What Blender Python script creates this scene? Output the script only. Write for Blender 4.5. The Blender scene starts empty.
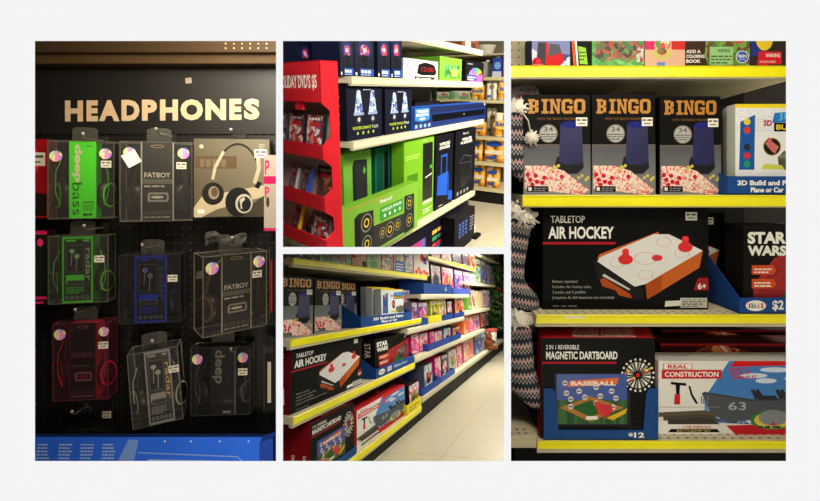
import bpy, bmesh, math, random
from mathutils import Matrix, Vector
random.seed(7)
PI = math.pi
scene = bpy.context.scene
COL = scene.collection

# ------------------------------------------------------------------ camera, world, light, exposure
F, PX, PY, EYE = 430.0, 410.0, 185.0, 4.00
cd = bpy.data.cameras.new('camera'); cam = bpy.data.objects.new('camera', cd); COL.objects.link(cam)
cd.sensor_fit = 'HORIZONTAL'; cd.sensor_width = 36; cd.lens = F/820*36
cd.shift_y = -(250.5-PY)/820
cd.clip_start = 0.02; cd.clip_end = 60
cam.location = (0, 0, EYE); cam.rotation_euler = (PI/2, 0, 0)
scene.camera = cam
vs = scene.view_settings
vs.view_transform = 'Standard'; vs.look = 'None'; vs.gamma = 1; vs.use_curve_mapping = False; vs.exposure = 0
w = bpy.data.worlds.new('world'); scene.world = w; w.use_nodes = True
w.node_tree.nodes['Background'].inputs[0].default_value = (1, .97, .92, 1)
w.node_tree.nodes['Background'].inputs[1].default_value = 0.03
sl = bpy.data.lights.new('wall_light', 'SUN'); wall_light = bpy.data.objects.new('wall_light', sl); COL.objects.link(wall_light)  # added light, grazing so that the front wall turns evenly white
sl.energy = 9.9; sl.angle = 0.01
wall_light.location = (0, -1, 8)
wall_light.rotation_euler = Vector((0, .3, -.954)).to_track_quat('-Z', 'Y').to_euler()

def area(name, loc, target, size, size_y, power, color=(1, 1, 1)):
    l = bpy.data.lights.new(name, 'AREA'); l.shape = 'RECTANGLE'; l.size = size; l.size_y = size_y
    l.energy = power; l.color = color
    o = bpy.data.objects.new(name, l); COL.objects.link(o); o.location = loc
    o.rotation_euler = (Vector(target)-Vector(loc)).to_track_quat('-Z', 'Y').to_euler()
    return o
# unseen lights added behind the front wall to light the bays
area('hidden_light_headphones', (-.60, .74, EYE+.42), (-.66, 1.3, EYE-.35), .42, .14, 3.6, (1, .80, .56))
area('hidden_light_headphones_low', (-.30, .70, EYE-.66), (-.72, 1.25, EYE-.50), .14, .08, 1.5, (1, .84, .65))  # added from below to brighten the lower packs and sign
area('hidden_light_electronics', (-.12, .85, EYE+.48), (.05, 2.0, EYE+.05), .8, .3, 24, (1, .93, .80))
area('hidden_light_electronics_far', (1.75, 2.3, EYE+1.35), (1.3, 3.2, EYE-.1), 1.0, .4, 130, (1, .93, .78))
area('hidden_light_games', (.72, .70, EYE+.55), (.75, 1.35, EYE-.30), .9, .2, 5.2, (1, .92, .74))
area('hidden_light_games_low', (.62, .66, EYE-.78), (.75, 1.35, EYE-.50), .6, .12, 2.2, (1, .92, .76))  # added from below to lift the lower games shelves
# unseen area lights added for the toy aisle, in the gap between the middle bays
def wedge(y, py=251.6, px=393): return Vector(((px-PX)/F*y, y, EYE-(py-PY)/F*y))
def hidden_strip(name, y0, y1, px, width, power):
    a, b = wedge(y0, px=px), wedge(y1, px=px)
    l = bpy.data.lights.new(name, 'AREA'); l.shape = 'RECTANGLE'; l.size = width; l.size_y = (b-a).length
    l.energy = power; l.color = (1, .96, .84)
    o = bpy.data.objects.new(name, l); COL.objects.link(o)
    yv = (b-a).normalized(); xv = Vector((1, 0, 0)); xv = (xv-yv*xv.dot(yv)).normalized(); zv = xv.cross(yv)
    m = Matrix((xv, yv, zv)).transposed().to_4x4(); m.translation = (a+b)/2
    o.matrix_world = m
hidden_strip('hidden_light_toys_near', .72, 1.5, 400, .3, 8)
hidden_strip('hidden_light_toys_mid', 2.0, 3.6, 490, .45, 16)
hidden_strip('hidden_light_toys_far', 4.0, 5.6, 505, .7, 44)

# ------------------------------------------------------------------ materials
def s2l(c): c /= 255.0; return c/12.92 if c <= .04045 else ((c+.055)/1.055)**2.4
def rgb(c): return (s2l(c[0]), s2l(c[1]), s2l(c[2]), 1)
MC = {}
def col(c, rough=.5, metal=0, emit=0, spec=None):
    if spec is None: spec = .08 if rough >= .4 else .4
    if .38 <= rough <= .5 and not metal: rough = .52
    k = (tuple(c), rough, metal, emit, spec)
    if k in MC: return MC[k]
    m = bpy.data.materials.new('paint_%d_%d_%d' % tuple(c)); m.use_nodes = True
    nt = m.node_tree; b = nt.nodes['Principled BSDF']
    n = nt.nodes.new('ShaderNodeTexNoise'); n.inputs['Scale'].default_value = 14
    tc = nt.nodes.new('ShaderNodeTexCoord'); nt.links.new(tc.outputs['Object'], n.inputs['Vector'])
    mr = nt.nodes.new('ShaderNodeMapRange'); mr.inputs[3].default_value = .93; mr.inputs[4].default_value = 1.07
    nt.links.new(n.outputs[0], mr.inputs[0])
    vm = nt.nodes.new('ShaderNodeVectorMath'); vm.operation = 'SCALE'
    vm.inputs[0].default_value = rgb(c)[:3]; nt.links.new(mr.outputs[0], vm.inputs['Scale'])
    nt.links.new(vm.outputs[0], b.inputs['Base Color'])
    b.inputs['Roughness'].default_value = rough; b.inputs['Metallic'].default_value = metal
    b.inputs['Specular IOR Level'].default_value = spec
    MC[k] = m; return m
def busy(name, pal, scale=40, rough=.35, stretch=(1, 1, 1), warp=.3):
    """printed artwork: irregular blotches of the palette's colours"""
    k = ('busy', name)
    if k in MC: return MC[k]
    m = bpy.data.materials.new('print_'+name); m.use_nodes = True; nt = m.node_tree; b = nt.nodes['Principled BSDF']
    tc = nt.nodes.new('ShaderNodeTexCoord'); mp = nt.nodes.new('ShaderNodeMapping'); mp.inputs['Scale'].default_value = stretch
    nt.links.new(tc.outputs['Object'], mp.inputs['Vector'])
    nz = nt.nodes.new('ShaderNodeTexNoise'); nz.inputs['Scale'].default_value = scale*.7; nz.inputs['Detail'].default_value = 3
    nt.links.new(mp.outputs[0], nz.inputs['Vector'])
    mx = nt.nodes.new('ShaderNodeVectorMath'); mx.operation = 'MULTIPLY_ADD'
    mx.inputs[1].default_value = (warp*6/scale,)*3; nt.links.new(nz.outputs['Color'], mx.inputs[0]); nt.links.new(mp.outputs[0], mx.inputs[2])
    v = nt.nodes.new('ShaderNodeTexVoronoi'); v.inputs['Scale'].default_value = scale; nt.links.new(mx.outputs[0], v.inputs['Vector'])
    sp = nt.nodes.new('ShaderNodeSeparateColor'); nt.links.new(v.outputs['Color'], sp.inputs[0])
    cr = nt.nodes.new('ShaderNodeValToRGB'); cr.color_ramp.interpolation = 'CONSTANT'
    e = cr.color_ramp.elements
    while len(e) < len(pal): e.new(.5)
    for i, c in enumerate(pal): e[i].position = i/len(pal); e[i].color = rgb(c)
    nt.links.new(sp.outputs[0], cr.inputs[0]); nt.links.new(cr.outputs[0], b.inputs['Base Color'])
    b.inputs['Roughness'].default_value = rough; b.inputs['Specular IOR Level'].default_value = .3
    MC[k] = m; return m
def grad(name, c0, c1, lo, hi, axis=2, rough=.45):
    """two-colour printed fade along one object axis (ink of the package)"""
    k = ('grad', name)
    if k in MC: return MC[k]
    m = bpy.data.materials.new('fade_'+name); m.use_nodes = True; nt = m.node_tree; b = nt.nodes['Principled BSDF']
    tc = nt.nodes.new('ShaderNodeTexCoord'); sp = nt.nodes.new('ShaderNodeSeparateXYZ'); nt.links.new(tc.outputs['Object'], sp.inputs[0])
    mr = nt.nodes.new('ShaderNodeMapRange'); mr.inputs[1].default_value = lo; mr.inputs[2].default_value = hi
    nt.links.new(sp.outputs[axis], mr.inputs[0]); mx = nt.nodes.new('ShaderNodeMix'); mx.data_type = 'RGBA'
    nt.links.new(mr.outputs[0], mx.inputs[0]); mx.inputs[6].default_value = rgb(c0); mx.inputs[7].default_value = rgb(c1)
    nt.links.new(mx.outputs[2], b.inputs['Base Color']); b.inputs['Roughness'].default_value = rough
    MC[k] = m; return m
def film(name='clear_film', tint=(235, 235, 225), gloss=.16, milk=.04):
    k = ('film', name)
    if k in MC: return MC[k]
    m = bpy.data.materials.new(name); m.use_nodes = True; nt = m.node_tree; nt.nodes.clear()
    out = nt.nodes.new('ShaderNodeOutputMaterial')
    t = nt.nodes.new('ShaderNodeBsdfTransparent'); t.inputs[0].default_value = rgb(tint)
    g = nt.nodes.new('ShaderNodeBsdfGlossy'); g.inputs['Roughness'].default_value = .12; g.inputs[0].default_value = (1, 1, 1, 1)
    d = nt.nodes.new('ShaderNodeBsdfDiffuse'); d.inputs[0].default_value = (.8, .8, .75, 1)
    fr = nt.nodes.new('ShaderNodeFresnel'); fr.inputs[0].default_value = 1.5
    ad = nt.nodes.new('ShaderNodeMath'); ad.operation = 'MULTIPLY_ADD'; ad.inputs[1].default_value = .55; ad.inputs[2].default_value = gloss*.1
    nt.links.new(fr.outputs[0], ad.inputs[0])
    m1 = nt.nodes.new('ShaderNodeMixShader'); nt.links.new(ad.outputs[0], m1.inputs[0]); nt.links.new(t.outputs[0], m1.inputs[1]); nt.links.new(g.outputs[0], m1.inputs[2])
    m2 = nt.nodes.new('ShaderNodeMixShader'); m2.inputs[0].default_value = milk; nt.links.new(m1.outputs[0], m2.inputs[1]); nt.links.new(d.outputs[0], m2.inputs[2])
    nt.links.new(m2.outputs[0], out.inputs[0])
    MC[k] = m; return m
def peg(name, base, hole, pitch, rad, rough=.5):
    k = ('peg', name)
    if k in MC: return MC[k]
    m = bpy.data.materials.new(name); m.use_nodes = True; nt = m.node_tree; b = nt.nodes['Principled BSDF']
    tc = nt.nodes.new('ShaderNodeTexCoord'); sp = nt.nodes.new('ShaderNodeSeparateXYZ'); nt.links.new(tc.outputs['Object'], sp.inputs[0])
    def M(op, a, bb=None, c=None):
        n = nt.nodes.new('ShaderNodeMath'); n.operation = op
        for i, x in enumerate((a, bb, c)):
            if x is None: continue
            if isinstance(x, (int, float)): n.inputs[i].default_value = x
            else: nt.links.new(x, n.inputs[i])
        return n.outputs[0]
    def cell(s): return M('SUBTRACT', M('FRACT', M('DIVIDE', s, pitch)), .5)
    cx, cz = cell(sp.outputs[0]), cell(sp.outputs[2])
    d = M('SQRT', M('ADD', M('MULTIPLY', cx, cx), M('MULTIPLY', cz, cz)))
    f = M('LESS_THAN', d, rad/pitch)
    mx = nt.nodes.new('ShaderNodeMix'); mx.data_type = 'RGBA'; nt.links.new(f, mx.inputs[0])
    mx.inputs[6].default_value = rgb(base); mx.inputs[7].default_value = rgb(hole)
    nt.links.new(mx.outputs[2], b.inputs['Base Color']); b.inputs['Roughness'].default_value = rough
    MC[k] = m; return m
BLACK, WHITE = (9, 9, 9), (235, 233, 225)
HOLO = lambda: busy('hologram', [(150, 230, 235), (190, 140, 240), (250, 240, 150), (240, 150, 200), (110, 170, 240), (220, 245, 230)], 110, .2, (1, 1, .4))

# ------------------------------------------------------------------ mesh building
GL = {}
def glyphs(s, bold=0.0):
    k = (s, bold)
    if k in GL: return GL[k]
    cu = bpy.data.curves.new('t', 'FONT'); cu.body = s; cu.resolution_u = 3; cu.offset = bold
    ob = bpy.data.objects.new('t', cu); me = ob.to_mesh()
    vs_ = [(v.co.x, v.co.y) for v in me.vertices]; fs = [tuple(p.vertices) for p in me.polygons]
    ob.to_mesh_clear(); bpy.data.objects.remove(ob); bpy.data.curves.remove(cu)
    if vs_:
        x0 = min(v[0] for v in vs_); x1 = max(v[0] for v in vs_); y0 = min(v[1] for v in vs_); y1 = max(v[1] for v in vs_)
        vs_ = [((a-x0)/(x1-x0 or 1), (b-y0)/(y1-y0 or 1)) for a, b in vs_]
    GL[k] = (vs_, fs); return GL[k]

WM = {}
BAY = None      # (point, outward normal) of the divider panel that bounds the bay being built
def trim(me, Wm):
    """end a shelf run or a package where the bay's divider panel stands"""
    co, n = BAY
    d = [(Wm @ v.co-co).dot(n) for v in me.vertices]
    if not d or max(d) <= 0: return
    if min(d) >= 0: me.clear_geometry(); return
    inv = Wm.inverted(); pl = inv @ co; nl = (Wm.to_3x3().transposed() @ n).normalized()
    bm = bmesh.new(); bm.from_mesh(me)
    bmesh.ops.bisect_plane(bm, geom=bm.verts[:]+bm.edges[:]+bm.faces[:], plane_co=pl, plane_no=nl, clear_outer=True)
    bm.to_mesh(me); bm.free()
class MB:
    def __init__(s): s.v = []; s.f = []; s.fm = []; s.mats = []; s.smooth = []
    def mi(s, m):
        if m not in s.mats: s.mats.append(m)
        return s.mats.index(m)
    def add(s, vs_, fs, m, smooth=False):
        o = len(s.v); s.v += [tuple(v) for v in vs_]; k = s.mi(m)
        for f in fs: s.f.append(tuple(i+o for i in f)); s.fm.append(k); s.smooth.append(smooth)
        return s
    def box(s, x0, x1, y0, y1, z0, z1, m, bev=0):
        if bev:
            return s.rbox(x0, x1, y0, y1, z0, z1, m, bev)
        vs_ = [(x, y, z) for x in (x0, x1) for y in (y0, y1) for z in (z0, z1)]
        return s.add(vs_, [(0, 1, 3, 2), (4, 6, 7, 5), (0, 4, 5, 1), (2, 3, 7, 6), (0, 2, 6, 4), (1, 5, 7, 3)], m)
    def rbox(s, x0, x1, y0, y1, z0, z1, m, r):
        vs_ = []; idx = {}
        for i, x in enumerate((x0, x1)):
            for j, y in enumerate((y0, y1)):
                for k, z in enumerate((z0, z1)):
                    sx, sy, sz = (1 if i == 0 else -1), (1 if j == 0 else -1), (1 if k == 0 else -1)
                    for a, p in enumerate(((x, y+sy*r, z+sz*r), (x+sx*r, y, z+sz*r), (x+sx*r, y+sy*r, z))):
                        idx[(i, j, k, a)] = len(vs_); vs_.append(p)
        fs = []
        for i in (0, 1): fs.append([idx[(i, j, k, 0)] for j, k in ((0, 0), (0, 1), (1, 1), (1, 0))])
        for j in (0, 1): fs.append([idx[(i, j, k, 1)] for i, k in ((0, 0), (0, 1), (1, 1), (1, 0))])
        for k in (0, 1): fs.append([idx[(i, j, k, 2)] for i, j in ((0, 0), (0, 1), (1, 1), (1, 0))])
        for a in (0, 1):
            for b in (0, 1):
                fs.append([idx[(0, a, b, 1)], idx[(1, a, b, 1)], idx[(1, a, b, 2)], idx[(0, a, b, 2)]])
                fs.append([idx[(a, 0, b, 0)], idx[(a, 1, b, 0)], idx[(a, 1, b, 2)], idx[(a, 0, b, 2)]])
                fs.append([idx[(a, b, 0, 0)], idx[(a, b, 1, 0)], idx[(a, b, 1, 1)], idx[(a, b, 0, 1)]])
                for c in (0, 1): fs.append([idx[(a, b, c, 0)], idx[(a, b, c, 1)], idx[(a, b, c, 2)]])
        return s.add(vs_, fs, m)
    def prism(s, pts, a0, a1, m, axis='y'):
        """outline in the plane across `axis`, extruded a0..a1 (axis y: pts are x,z; x: y,z; z: x,y)"""
        n = len(pts)
        def P(p, a): return (p[0], a, p[1]) if axis == 'y' else ((a, p[0], p[1]) if axis == 'x' else (p[0], p[1], a))
        vs_ = [P(p, a0) for p in pts]+[P(p, a1) for p in pts]
        fs = [tuple(range(n)), tuple(range(2*n-1, n-1, -1))]+[(i, (i+1) % n, n+(i+1) % n, n+i) for i in range(n)]
        return s.add(vs_, fs, m)
    def tube(s, pts, r, m, n=8, flat=1.0, closed=True):
        pts = [Vector(p) for p in pts]; rs = r if isinstance(r, (list, tuple)) else [r]*len(pts)
        vs_ = []; prev = None
        for i, p in enumerate(pts):
            t = (pts[min(i+1, len(pts)-1)]-pts[max(i-1, 0)]).normalized()
            a = Vector((0, 1, 0)) if abs(t.y) < .9 else Vector((0, 0, 1))
            u = t.cross(a).normalized(); v = t.cross(u).normalized()
            for k in range(n):
                an = 2*PI*k/n; vs_.append(p+u*math.cos(an)*rs[i]+v*math.sin(an)*rs[i]*flat)
        fs = [(i*n+k, i*n+(k+1) % n, (i+1)*n+(k+1) % n, (i+1)*n+k) for i in range(len(pts)-1) for k in range(n)]
        fs += [tuple(range(n)), tuple(range((len(pts)-1)*n, len(pts)*n))]
        return s.add(vs_, fs, m, True)
    def lathe(s, prof, c, m, axis=(0, 0, 1), n=20):
        ax = Vector(axis).normalized(); a = Vector((1, 0, 0)) if abs(ax.x) < .9 else Vector((0, 1, 0))
        u = ax.cross(a).normalized(); v = ax.cross(u); c = Vector(c)
        vs_ = [c+ax*h+u*math.cos(2*PI*k/n)*r+v*math.sin(2*PI*k/n)*r for r, h in prof for k in range(n)]
        fs = [(i*n+k, i*n+(k+1) % n, (i+1)*n+(k+1) % n, (i+1)*n+k) for i in range(len(prof)-1) for k in range(n)]
        fs += [tuple(range(n)), tuple(range((len(prof)-1)*n, len(prof)*n))]
        return s.add(vs_, fs, m, True)
    def sphere(s, c, r, m, sq=(1, 1, 1), n=12):
        vs_ = []; fs = []
        for i in range(1, n//2):
            for k in range(n):
                a = PI*i/(n//2); b = 2*PI*k/n
                vs_.append((c[0]+r*sq[0]*math.sin(a)*math.cos(b), c[1]+r*sq[1]*math.sin(a)*math.sin(b), c[2]+r*sq[2]*math.cos(a)))
        R = n//2-1
        t = len(vs_); vs_.append((c[0], c[1], c[2]+r*sq[2])); vs_.append((c[0], c[1], c[2]-r*sq[2]))
        for i in range(R-1):
            for k in range(n): fs.append((i*n+k, i*n+(k+1) % n, (i+1)*n+(k+1) % n, (i+1)*n+k))
        for k in range(n): fs.append((t, k, (k+1) % n)); fs.append((t+1, (R-1)*n+k, (R-1)*n+(k+1) % n))
        return s.add(vs_, fs, m, True)
    def link(s, name, parent=None, M=None):
        me = bpy.data.meshes.new(name); me.from_pydata(s.v, [], s.f)
        for m in s.mats: me.materials.append(m)
        me.polygons.foreach_set('material_index', s.fm); me.polygons.foreach_set('use_smooth', s.smooth)
        me.update()
        o = bpy.data.objects.new(name, me); COL.objects.link(o)
        Wm = WM.get(parent, Matrix()) if parent is not None else (M if M is not None else Matrix())
        if parent is not None: o.parent = parent
        elif M is not None: o.matrix_world = M
        WM[o] = Wm
        if BAY: trim(me, Wm)
        return o

class Art:
    """flat print laid on a face: coordinates 0..1 across and up"""
    def __init__(s, mb, o, U, V, w, h, step=.00003):
        s.mb = mb; s.o = Vector(o); s.U = Vector(U).normalized()*w; s.V = Vector(V).normalized()*h
        s.N = s.U.cross(s.V).normalized(); s.k = step; s.step = step; s.w = w; s.h = h
    def pt(s, u, v): return s.o+s.U*u+s.V*v+s.N*s.k
    def up(s): s.k += s.step
    def poly(s, pts, m):
        s.mb.add([s.pt(*p) for p in pts], [tuple(range(len(pts)))], m); s.up()
    def rect(s, u0, v0, u1, v1, m): s.poly([(u0, v0), (u1, v0), (u1, v1), (u0, v1)], m)
    def ell(s, u, v, ru, rv, m, n=20): s.poly([(u+ru*math.cos(2*PI*i/n), v+rv*math.sin(2*PI*i/n)) for i in range(n)], m)
    def circ(s, u, v, r, m, n=20): s.ell(u, v, r/s.w, r/s.h, m, n)
    def ring(s, u, v, ru, rv, t, m, n=20, a0=0, a1=2*PI):
        vs_ = []
        for i in range(n+1):
            a = a0+(a1-a0)*i/n
            vs_.append(s.pt(u+ru*math.cos(a), v+rv*math.sin(a))); vs_.append(s.pt(u+ru*(1-t)*math.cos(a), v+rv*(1-t)*math.sin(a)))
        s.mb.add(vs_, [(2*i, 2*i+2, 2*i+3, 2*i+1) for i in range(n)], m); s.up()
    def line(s, pts, t, m):
        """polyline of thickness t metres"""
        for (a, b), (c, d) in zip(pts, pts[1:]):
            dx, dy = (c-a)*s.w, (d-b)*s.h; L = math.hypot(dx, dy) or 1; nx, ny = -dy/L*t/2/s.w, dx/L*t/2/s.h
            s.mb.add([s.pt(a+nx, b+ny), s.pt(a-nx, b-ny), s.pt(c-nx, d-ny), s.pt(c+nx, d+ny)], [(0, 1, 2, 3)], m)
        s.up()
    def text(s, t, u0, v0, u1, v1, m, rot=0, bold=0.0, shear=0, rise=0):
        vs_, fs = glyphs(t, bold); out = []
        for a, b in vs_:
            if rot == 0: p = (u0+(u1-u0)*(a+shear*b), v0+(v1-v0)*(b+rise*a))
            elif rot == -90: p = (u0+(u1-u0)*b, v1-(v1-v0)*a)
            else: p = (u1-(u1-u0)*b, v0+(v1-v0)*a)
            out.append(s.pt(*p))
        s.mb.add(out, fs, m); s.up()
    def bars(s, u0, v0, u1, v1, n, m, fill=.45):
        """lines of print too small to read"""
        r = random.Random(int(u0*97+v0*31+n)); h = (v1-v0)/n
        for i in range(n):
            x = u0
            while x < u1-.01:
                L = (u1-u0)*r.uniform(.12, .3); e = min(x+L, u1)
                if i == 0 and x > u0+(u1-u0)*.7: break
                s.mb.add([s.pt(x, v0+h*i), s.pt(e, v0+h*i), s.pt(e, v0+h*(i+fill)), s.pt(x, v0+h*(i+fill))], [(0, 1, 2, 3)], m)
                x = e+(u1-u0)*.05
        s.up()
    def tag(s, u0, v0, u1, v1, c=(232, 228, 215)):
        s.rect(u0, v0, u1, v1, col(c)); h = v1-v0; w = u1-u0
        for i, (a, b) in enumerate(((.08, .38), (.5, .92))): s.rect(u0+w*a, v0+h*.60, u0+w*b, v0+h*.80, col((90, 86, 80)))
        s.rect(u0+w*.2, v0+h*.22, u0+w*.8, v0+h*.36, col((120, 116, 106)))

class Set:
    def __init__(s, X, up, O):
        s.X = Vector(X).normalized(); s.Z = Vector(up).normalized(); s.Y = s.Z.cross(s.X); s.O = Vector(O)
        s.M = Matrix((s.X, s.Y, s.Z)).transposed().to_4x4(); s.M.translation = s.O+Vector((0, 0, EYE))
    def ray(s, px, py): return Vector(((px-PX)/F, 1, -(py-PY)/F))
    def P(s, px, py, y=0.0):
        d = s.ray(px, py); t = (s.O+s.Y*y).dot(s.Y)/d.dot(s.Y); q = d*t-s.O
        return q.dot(s.X), q.dot(s.Z)
    def PXp(s, px, py, x):
        d = s.ray(px, py); t = (s.O+s.X*x).dot(s.X)/d.dot(s.X); q = d*t-s.O
        return q.dot(s.Y), q.dot(s.Z)
    def at(s, loc=(0, 0, 0), yaw=0, tilt=0, roll=0):
        return s.M @ Matrix.Translation(loc) @ Matrix.Rotation(yaw, 4, 'Z') @ Matrix.Rotation(tilt, 4, 'X') @ Matrix.Rotation(roll, 4, 'Y')
def tag(o, label, cat, group=None, kind=None):
    o['label'] = label; o['category'] = cat
    if group: o['group'] = group
    if kind: o['kind'] = kind
    return o
def thing(name, M, label, cat, group=None):
    o = bpy.data.objects.new(name, None); COL.objects.link(o); o.empty_display_size = .05; o.matrix_world = M; WM[o] = M.copy()
    return tag(o, label, cat, group)
def struct(o): o['kind'] = 'structure'; return o

def carton(S, name, label, cat, x0, x1, z0, z1, y, dep, side, art=None, yaw=0, tilt=0, group=None, top=None, left=None, front=None, roll=0):
    """box-shaped package; front face centred on its base point"""
    w = x1-x0; h = z1-z0; mb = MB()
    mb.rbox(-w/2, w/2, 0, dep, 0, h, side, min(.0015, w*.02))
    a = Art(mb, (-w/2, 0, 0), (1, 0, 0), (0, 0, 1), w, h)
    if front: a.rect(.004, .004, .996, .996, front)
    if art: art(a)
    if left: left(Art(mb, (-w/2, dep, 0), (0, -1, 0), (0, 0, 1), dep, h))
    if top: top(Art(mb, (-w/2, 0, h), (1, 0, 0), (0, 1, 0), w, dep))
    o = mb.link(name, None, S.at(((x0+x1)/2, y, z0), yaw, tilt, roll))
    return tag(o, label, cat, group)

# ================================================================== FRONT WALL AND ROOM SHELL
WY = .6
def wx(px): return (px-PX)/F*WY
def wz(py): return EYE-(py-PY)/F*WY
xs = [-3.2, wx(35), wx(276), wx(283), wx(504), wx(511), wx(786), 3.2]
TOPZ = EYE+2.9
zs = [0, wz(461), wz(254), wz(247), wz(41), TOPZ]
wm = bpy.data.materials.new('wall_paint'); wm.use_nodes = True
wb = wm.node_tree.nodes['Principled BSDF']; wb.inputs['Base Color'].default_value = rgb((247, 247, 247)); wb.inputs['Roughness'].default_value = .9; wb.inputs['Specular IOR Level'].default_value = 0
mb = MB()
def hole(i, j):
    if i == 1 and j in (1, 2, 3): return True
    if i == 5 and j in (1, 2, 3): return True
    return i == 3 and j in (1, 3)
for i in range(7):
    for j in range(5):
        if not hole(i, j): mb.add([(xs[i], WY, zs[j]), (xs[i+1], WY, zs[j]), (xs[i+1], WY, zs[j+1]), (xs[i], WY, zs[j+1])], [(0, 1, 2, 3)], wm)
def opening(x0, x1, z0, z1):
    T = .003; a, b, c, d = x0, x1, z0, z1
    e = [.0035 if x0 < -.3 else .0012, .0035 if x1 > .3 else .0012, .0025 if z0 < wz(400) else .0010, .0025 if z1 > wz(60) else .0010]
    A_ = [(a, WY, c), (b, WY, c), (b, WY, d), (a, WY, d)]
    B_ = [(a-e[0], WY+T, c-e[2]), (b+e[1], WY+T, c-e[2]), (b+e[1], WY+T, d+e[3]), (a-e[0], WY+T, d+e[3])]
    mb.add(A_+B_, [(i, (i+1) % 4, 4+(i+1) % 4, 4+i) for i in range(4)], wm)
opening(xs[1], xs[2], zs[1], zs[4]); opening(xs[5], xs[6], zs[1], zs[4])
opening(xs[3], xs[4], zs[3], zs[4]); opening(xs[3], xs[4], zs[1], zs[2])
struct(mb.link('wall_front'))
dk = col((46, 44, 42), .9, spec=.1)
for nm, b in dict(wall_left=(-3.26, -3.2, .62, 11, 0, TOPZ), wall_right=(3.2, 3.26, .62, 11, 0, TOPZ), wall_back=(-3.26, 3.26, 11, 11.06, 0, TOPZ),
                  ceiling=(-3.26, 3.26, .62, 11.06, TOPZ, TOPZ+.06), floor=(-3.26, 3.26, -2, 11.06, -.06, 0)).items():
    struct(MB().box(*b, dk).link(nm))

# divider panels between the four bays
def divider(name, pts, c=(46, 44, 42)):
    m = MB(); n = len(pts); t = Vector((.002, 0, 0)) if 'side' in name or 'left' in name or 'right' in name else Vector((0, 0, .0016))
    vs_ = [Vector(p) for p in pts]+[Vector(p)+t for p in pts]
    m.add(vs_, [tuple(range(n)), tuple(range(2*n-1, n-1, -1))]+[(i, (i+1) % n, n+(i+1) % n, n+i) for i in range(n)], col(c, .9, spec=.05)); struct(m.link(name))
def dpt(px, y, py=249.7): return ((px-PX)/F*y, y, EYE-(py-PY)/F*y)
divider('wall_divider_middle', [dpt(279.5, .61), dpt(507.5, .61), dpt(507.5, 1.78), (3.1, 1.78, dpt(0, 1.78)[2]), (3.1, 10.9, dpt(0, 10.9)[2]), (-3.1, 10.9, dpt(0, 10.9)[2]), (-3.1, 1.34, dpt(0, 1.34)[2]), dpt(279.5, 1.34)], (150, 146, 134))
for nm, px, y1 in (('wall_divider_left', 279.5, 1.32), ('wall_divider_right', 507.5, 1.76)):
    k = (px-PX)/F; divider(nm, [(k*.61, .61, EYE-1.3), (k*y1, y1, EYE-1.3), (k*y1, y1, EYE+1.2), (k*.61, .61, EYE+1.2)])

# ================================================================== PRODUCT ARTWORK SHARED BY THE TWO GAME BAYS
K, W_ = col(BLACK, .4), col(WHITE, .5)
def slab_word(a, word, u0, v0, u1, v1, m):
    """block capitals with slab serifs, drawn on a 10 x 12 grid per letter"""
    R_ = {'B': [(0, 0, 6, 2), (0, 10, 6, 12), (1, 0, 4, 12), (3, 5, 7, 7), (6, 1, 9, 5.6), (6, 6.4, 9, 11)], 'I': [(1, 0, 7, 2), (1, 10, 7, 12), (2.6, 0, 5.4, 12)],
          'N': [(0, 0, 4, 2), (0, 10, 4, 12), (6, 10, 10, 12), (1, 0, 3, 12), (7, 0, 9, 12)], 'G': [(2, 0, 9, 2.4), (2, 9.6, 8, 12), (0, 2, 3, 10), (7, 0, 9.4, 6), (5, 4.4, 10, 6.2), (7, 8, 9.4, 11.4)],
          'O': [(2, 0, 8, 2.4), (2, 9.6, 8, 12), (0, 2, 3, 10), (7, 2, 10, 10)]}
    x = 0; tot = sum(8 if c == 'I' else 10.8 for c in word)-.8
    for c in word:
        q = lambda gx, gy: a.pt(u0+(u1-u0)*(x+gx)/tot, v0+(v1-v0)*gy/12)
        for b in R_[c]: a.mb.add([q(b[0], b[1]), q(b[2], b[1]), q(b[2], b[3]), q(b[0], b[3])], [(0, 1, 2, 3)], m); a.up()
        if c == 'N': a.mb.add([q(1, 12), q(7, 0), q(9, 0), q(3.4, 12)], [(0, 1, 2, 3)], m)
        if c in 'GO':
            for t in ([(0, 2), (2, 0), (3, 2)], [(0, 10), (3, 10), (2, 12)]): a.mb.add([q(*p) for p in t], [(0, 1, 2)], m)
        if c == 'O':
            for t in ([(10, 2), (7, 2), (8, 0)], [(10, 10), (8, 12), (7, 10)]): a.mb.add([q(*p) for p in t], [(0, 1, 2)], m)
        a.up(); x += 8 if c == 'I' else 10.8
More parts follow.
